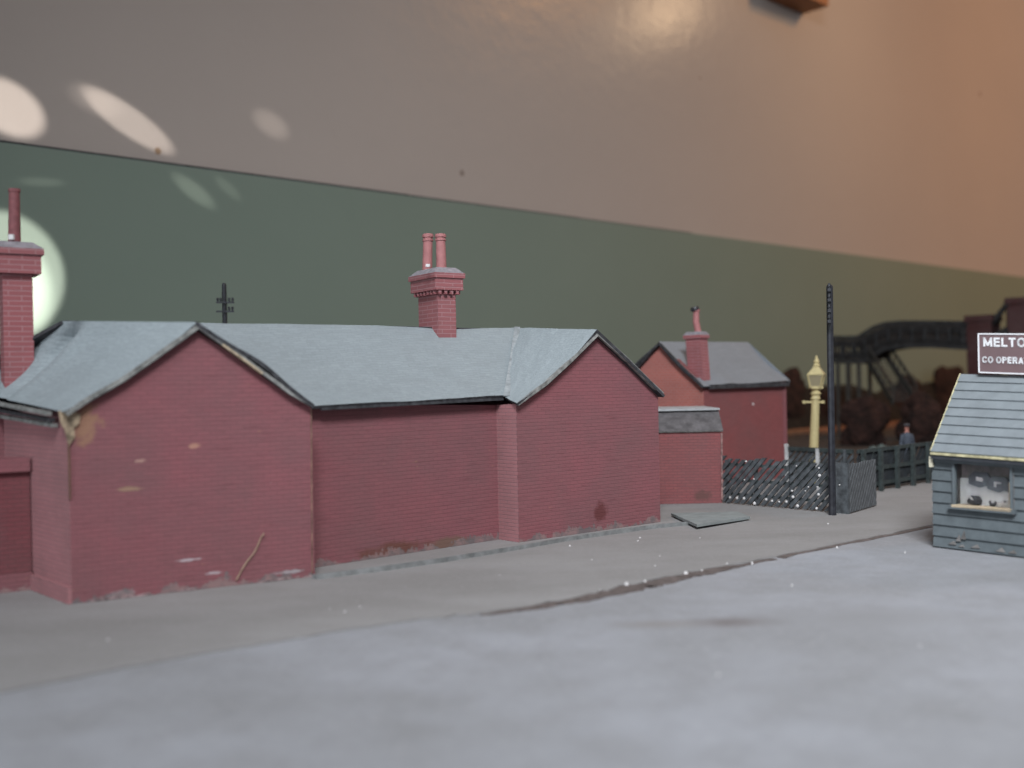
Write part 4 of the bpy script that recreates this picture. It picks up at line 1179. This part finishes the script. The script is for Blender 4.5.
# lattice legs under the left landing
for u in (838, 848, 859):
    for k in (0, 1):
        p = pl(VP(u, 380, brL, brR), 0)+by*BW*k
        m = MB(); m.bar(p, p+Vector((0, 0, 0.56)), 0.022, 0.022, up=by); m.build('support_leg', iron2, fb)
brick_far = brick('bridge_brick', (0.055, 0.016, 0.015), (0.048, 0.014, 0.014), (0.04, 0.016, 0.015), streak=0.3, specks=False)
def pier(u0, u1, vt, Y, dp_):
    a = pl(AT(u0, vt, Y), 0); b = pl(AT(u1, vt, Y-0.10), 0); z = AT((u0+u1)/2, vt, Y).z
    d = (b-a).normalized(); n = Vector((-d.y, d.x, 0))
    m = MB(); m.prism([(p.x, p.y) for p in (a, b, b+n*dp_, a+n*dp_)], 0, z-0.04)
    pr = m.build('brick_pier', brick_far, fb)
    m = MB(); m.prism([(p.x, p.y) for p in (a-d*0.012-n*0.012, b+d*0.012-n*0.012, b+n*(dp_+0.012)+d*0.012, a+n*(dp_+0.012)-d*0.012)], z-0.04, z)
    m.build('pier_cap', brick_far, pr)
pier(966, 991, 315.5, 7.05, 0.22)
pier(1007, 1050, 297.5, 6.90, 0.22)
m = MB(); m.bar(AT(990, 326, 7.0), AT(1008, 303, 6.9), 0.02, 0.03); m.bar(AT(990, 341, 7.0), AT(1008, 330, 6.9), 0.02, 0.05); m.build('raking_strut', iron, fb)

# ------------------------------------------------------------------ figure
pf = pl(AT(907, 440, 4.62), 0)
zh = AT(907, 423.5, 4.62).z
fg = thing('person', tuple(pf), 'person in dark blue-grey coat and cap standing behind the dark fence', 'person')
S = zh/0.235
def skin(name, verts, edges, rad, mat, parent, levels=2):
    me = bpy.data.meshes.new(name); me.from_pydata([Vector(v) for v in verts], edges, [])
    me.materials.append(mat)
    o = bpy.data.objects.new(name, me); COL.objects.link(o)
    md = o.modifiers.new('s', 'SKIN'); md.use_smooth_shade = True
    for i, r in enumerate(rad): me.skin_vertices[0].data[i].radius = (r, r)
    me.skin_vertices[0].data[0].use_root = True
    sb_ = o.modifiers.new('d', 'SUBSURF'); sb_.levels = levels; sb_.render_levels = levels
    o.parent = parent; return o
u_ = 0.235/7.5*S  # head height
V = lambda x, y, z: (x*u_, y*u_, z*u_)
verts = [V(0, 0, 3.8), V(0, 0, 4.5), V(0, 0, 5.3), V(0, 0, 6.05), V(0, 0, 6.45), V(0, -0.03, 6.85), V(0, -0.04, 7.15),
         V(0.35, 0, 3.6), V(0.38, -0.05, 2.0), V(0.40, 0.05, 0.35), V(0.42, -0.35, 0.15), V(-0.35, 0, 3.6), V(-0.38, -0.05, 2.0), V(-0.40, 0.05, 0.35), V(-0.42, -0.35, 0.15),
         V(0.62, 0, 5.85), V(0.85, 0.02, 4.75), V(0.80, -0.20, 3.85), V(0.78, -0.25, 3.5), V(-0.62, 0, 5.85), V(-0.85, 0.02, 4.75), V(-0.80, -0.20, 3.85), V(-0.78, -0.25, 3.5)]
edges = [(0, 1), (1, 2), (2, 3), (3, 4), (4, 5), (5, 6), (0, 7), (7, 8), (8, 9), (9, 10), (0, 11), (11, 12), (12, 13), (13, 14), (3, 15), (15, 16), (16, 17), (17, 18), (3, 19), (19, 20), (20, 21), (21, 22)]
rad = [x*u_ for x in (0.40, 0.40, 0.42, 0.26, 0.20, 0.36, 0.30, 0.34, 0.24, 0.14, 0.12, 0.34, 0.24, 0.14, 0.12, 0.14, 0.14, 0.12, 0.11, 0.14, 0.14, 0.12, 0.11)]
skin('body', verts, edges, rad, plain('pink_face_paint', (0.42, 0.19, 0.15), var=0.1), fg)
coatm = plain('dark_blue_grey_coat', (0.055, 0.065, 0.085), var=0.2)
m = MB(); O = pf
m.lathe(O, [(0.72*u_, 2.4*u_), (0.66*u_, 3.6*u_), (0.60*u_, 4.6*u_), (0.72*u_, 5.5*u_), (0.66*u_, 5.95*u_), (0.30*u_, 6.25*u_), (0.22*u_, 6.3*u_)], 16)
m.build('coat', coatm, fg, smooth=True)
for s in (-1, 1):
    m = MB(); a = O+Vector(V(s*0.60, 0, 5.85)); b = O+Vector(V(s*0.88, 0.02, 4.75)); c = O+Vector(V(s*0.82, -0.20, 3.75))
    for p, q, r0_, r1_ in ((a, b, 0.30, 0.26), (b, c, 0.26, 0.2)):
        m.lathe(p, [(r0_*u_*0.8, -0.1*u_), (r0_*u_, 0), (r1_*u_, (q-p).length), (r1_*u_*0.7, (q-p).length+0.08*u_)], 10, axis=(q-p))
    m.build('sleeve', coatm, fg, smooth=True)
m = MB()
for s in (-1, 1):
    for p, q, r0_, r1_ in ((V(s*0.33, 0, 3.7), V(s*0.38, -0.05, 2.0), 0.38, 0.28), (V(s*0.38, -0.05, 2.0), V(s*0.40, 0.05, 0.2), 0.28, 0.22)):
        p = O+Vector(p); q = O+Vector(q); m.lathe(p, [(r0_*u_, 0), (r1_*u_, (q-p).length)], 10, axis=(q-p))
m.build('trousers', plain('black_trousers', (0.03, 0.03, 0.035)), fg, smooth=True)
m = MB(); m.lathe(O+Vector(V(0, 0.0, 7.12)), [(0.40*u_, 0), (0.44*u_, 0.12*u_), (0.42*u_, 0.34*u_), (0.15*u_, 0.42*u_)], 14)
m.slab([O+Vector(V(x, y, 7.14)) for x, y in ((-0.32, -0.25), (0.32, -0.25), (0.22, -0.62), (-0.22, -0.62))], (0, 0, 0.05*u_)); m.build('cap', plain('dark_cap', (0.05, 0.045, 0.05)), fg)
m = MB()
for s in (-1, 1): m.lathe(O+Vector(V(s*0.13, -0.42, 6.98)), [(0.03*u_, 0), (0.04*u_, 0.03*u_), (0.01*u_, 0.06*u_)], 6, axis=(0, -1, 0))
m.build('eye', plain('dark_eye', (0.03, 0.02, 0.02)), fg)
m = MB(); m.lathe(O+Vector(V(0, -0.36, 6.84)), [(0.09*u_, 0), (0.06*u_, 0.1*u_), (0.02*u_, 0.16*u_)], 6, axis=(0, -1, 0)); m.build('nose', plain('pink_nose', (0.42, 0.19, 0.15)), fg)

# ------------------------------------------------------------------ wooden block on the wall
bc = on_wall(803, 14, -0.03)
bm_ = MB()
A = bc; L_ = -WD*0.62; O_ = WN*0.24
bm_.slab([A, A+L_, A+L_+O_, A+O_], (0, 0, 0.34))
tw = NT('varnished_wood', 0.5, 0.4)
wv = tw.noise(tw.mapping(tw.pos(), (3, 3, 30)), 1.0, 5, 0.6)
tw.color(tw.mix(wv, (0.16, 0.055, 0.018), (0.30, 0.12, 0.035)))
wb = bm_.build('shelf_block', tw.m, origin=tuple(bc))
tag(wb, 'brown wooden block fixed high on the cream wall', 'wooden block')

for o in bpy.data.objects:
    if '_o' in o: del o['_o']
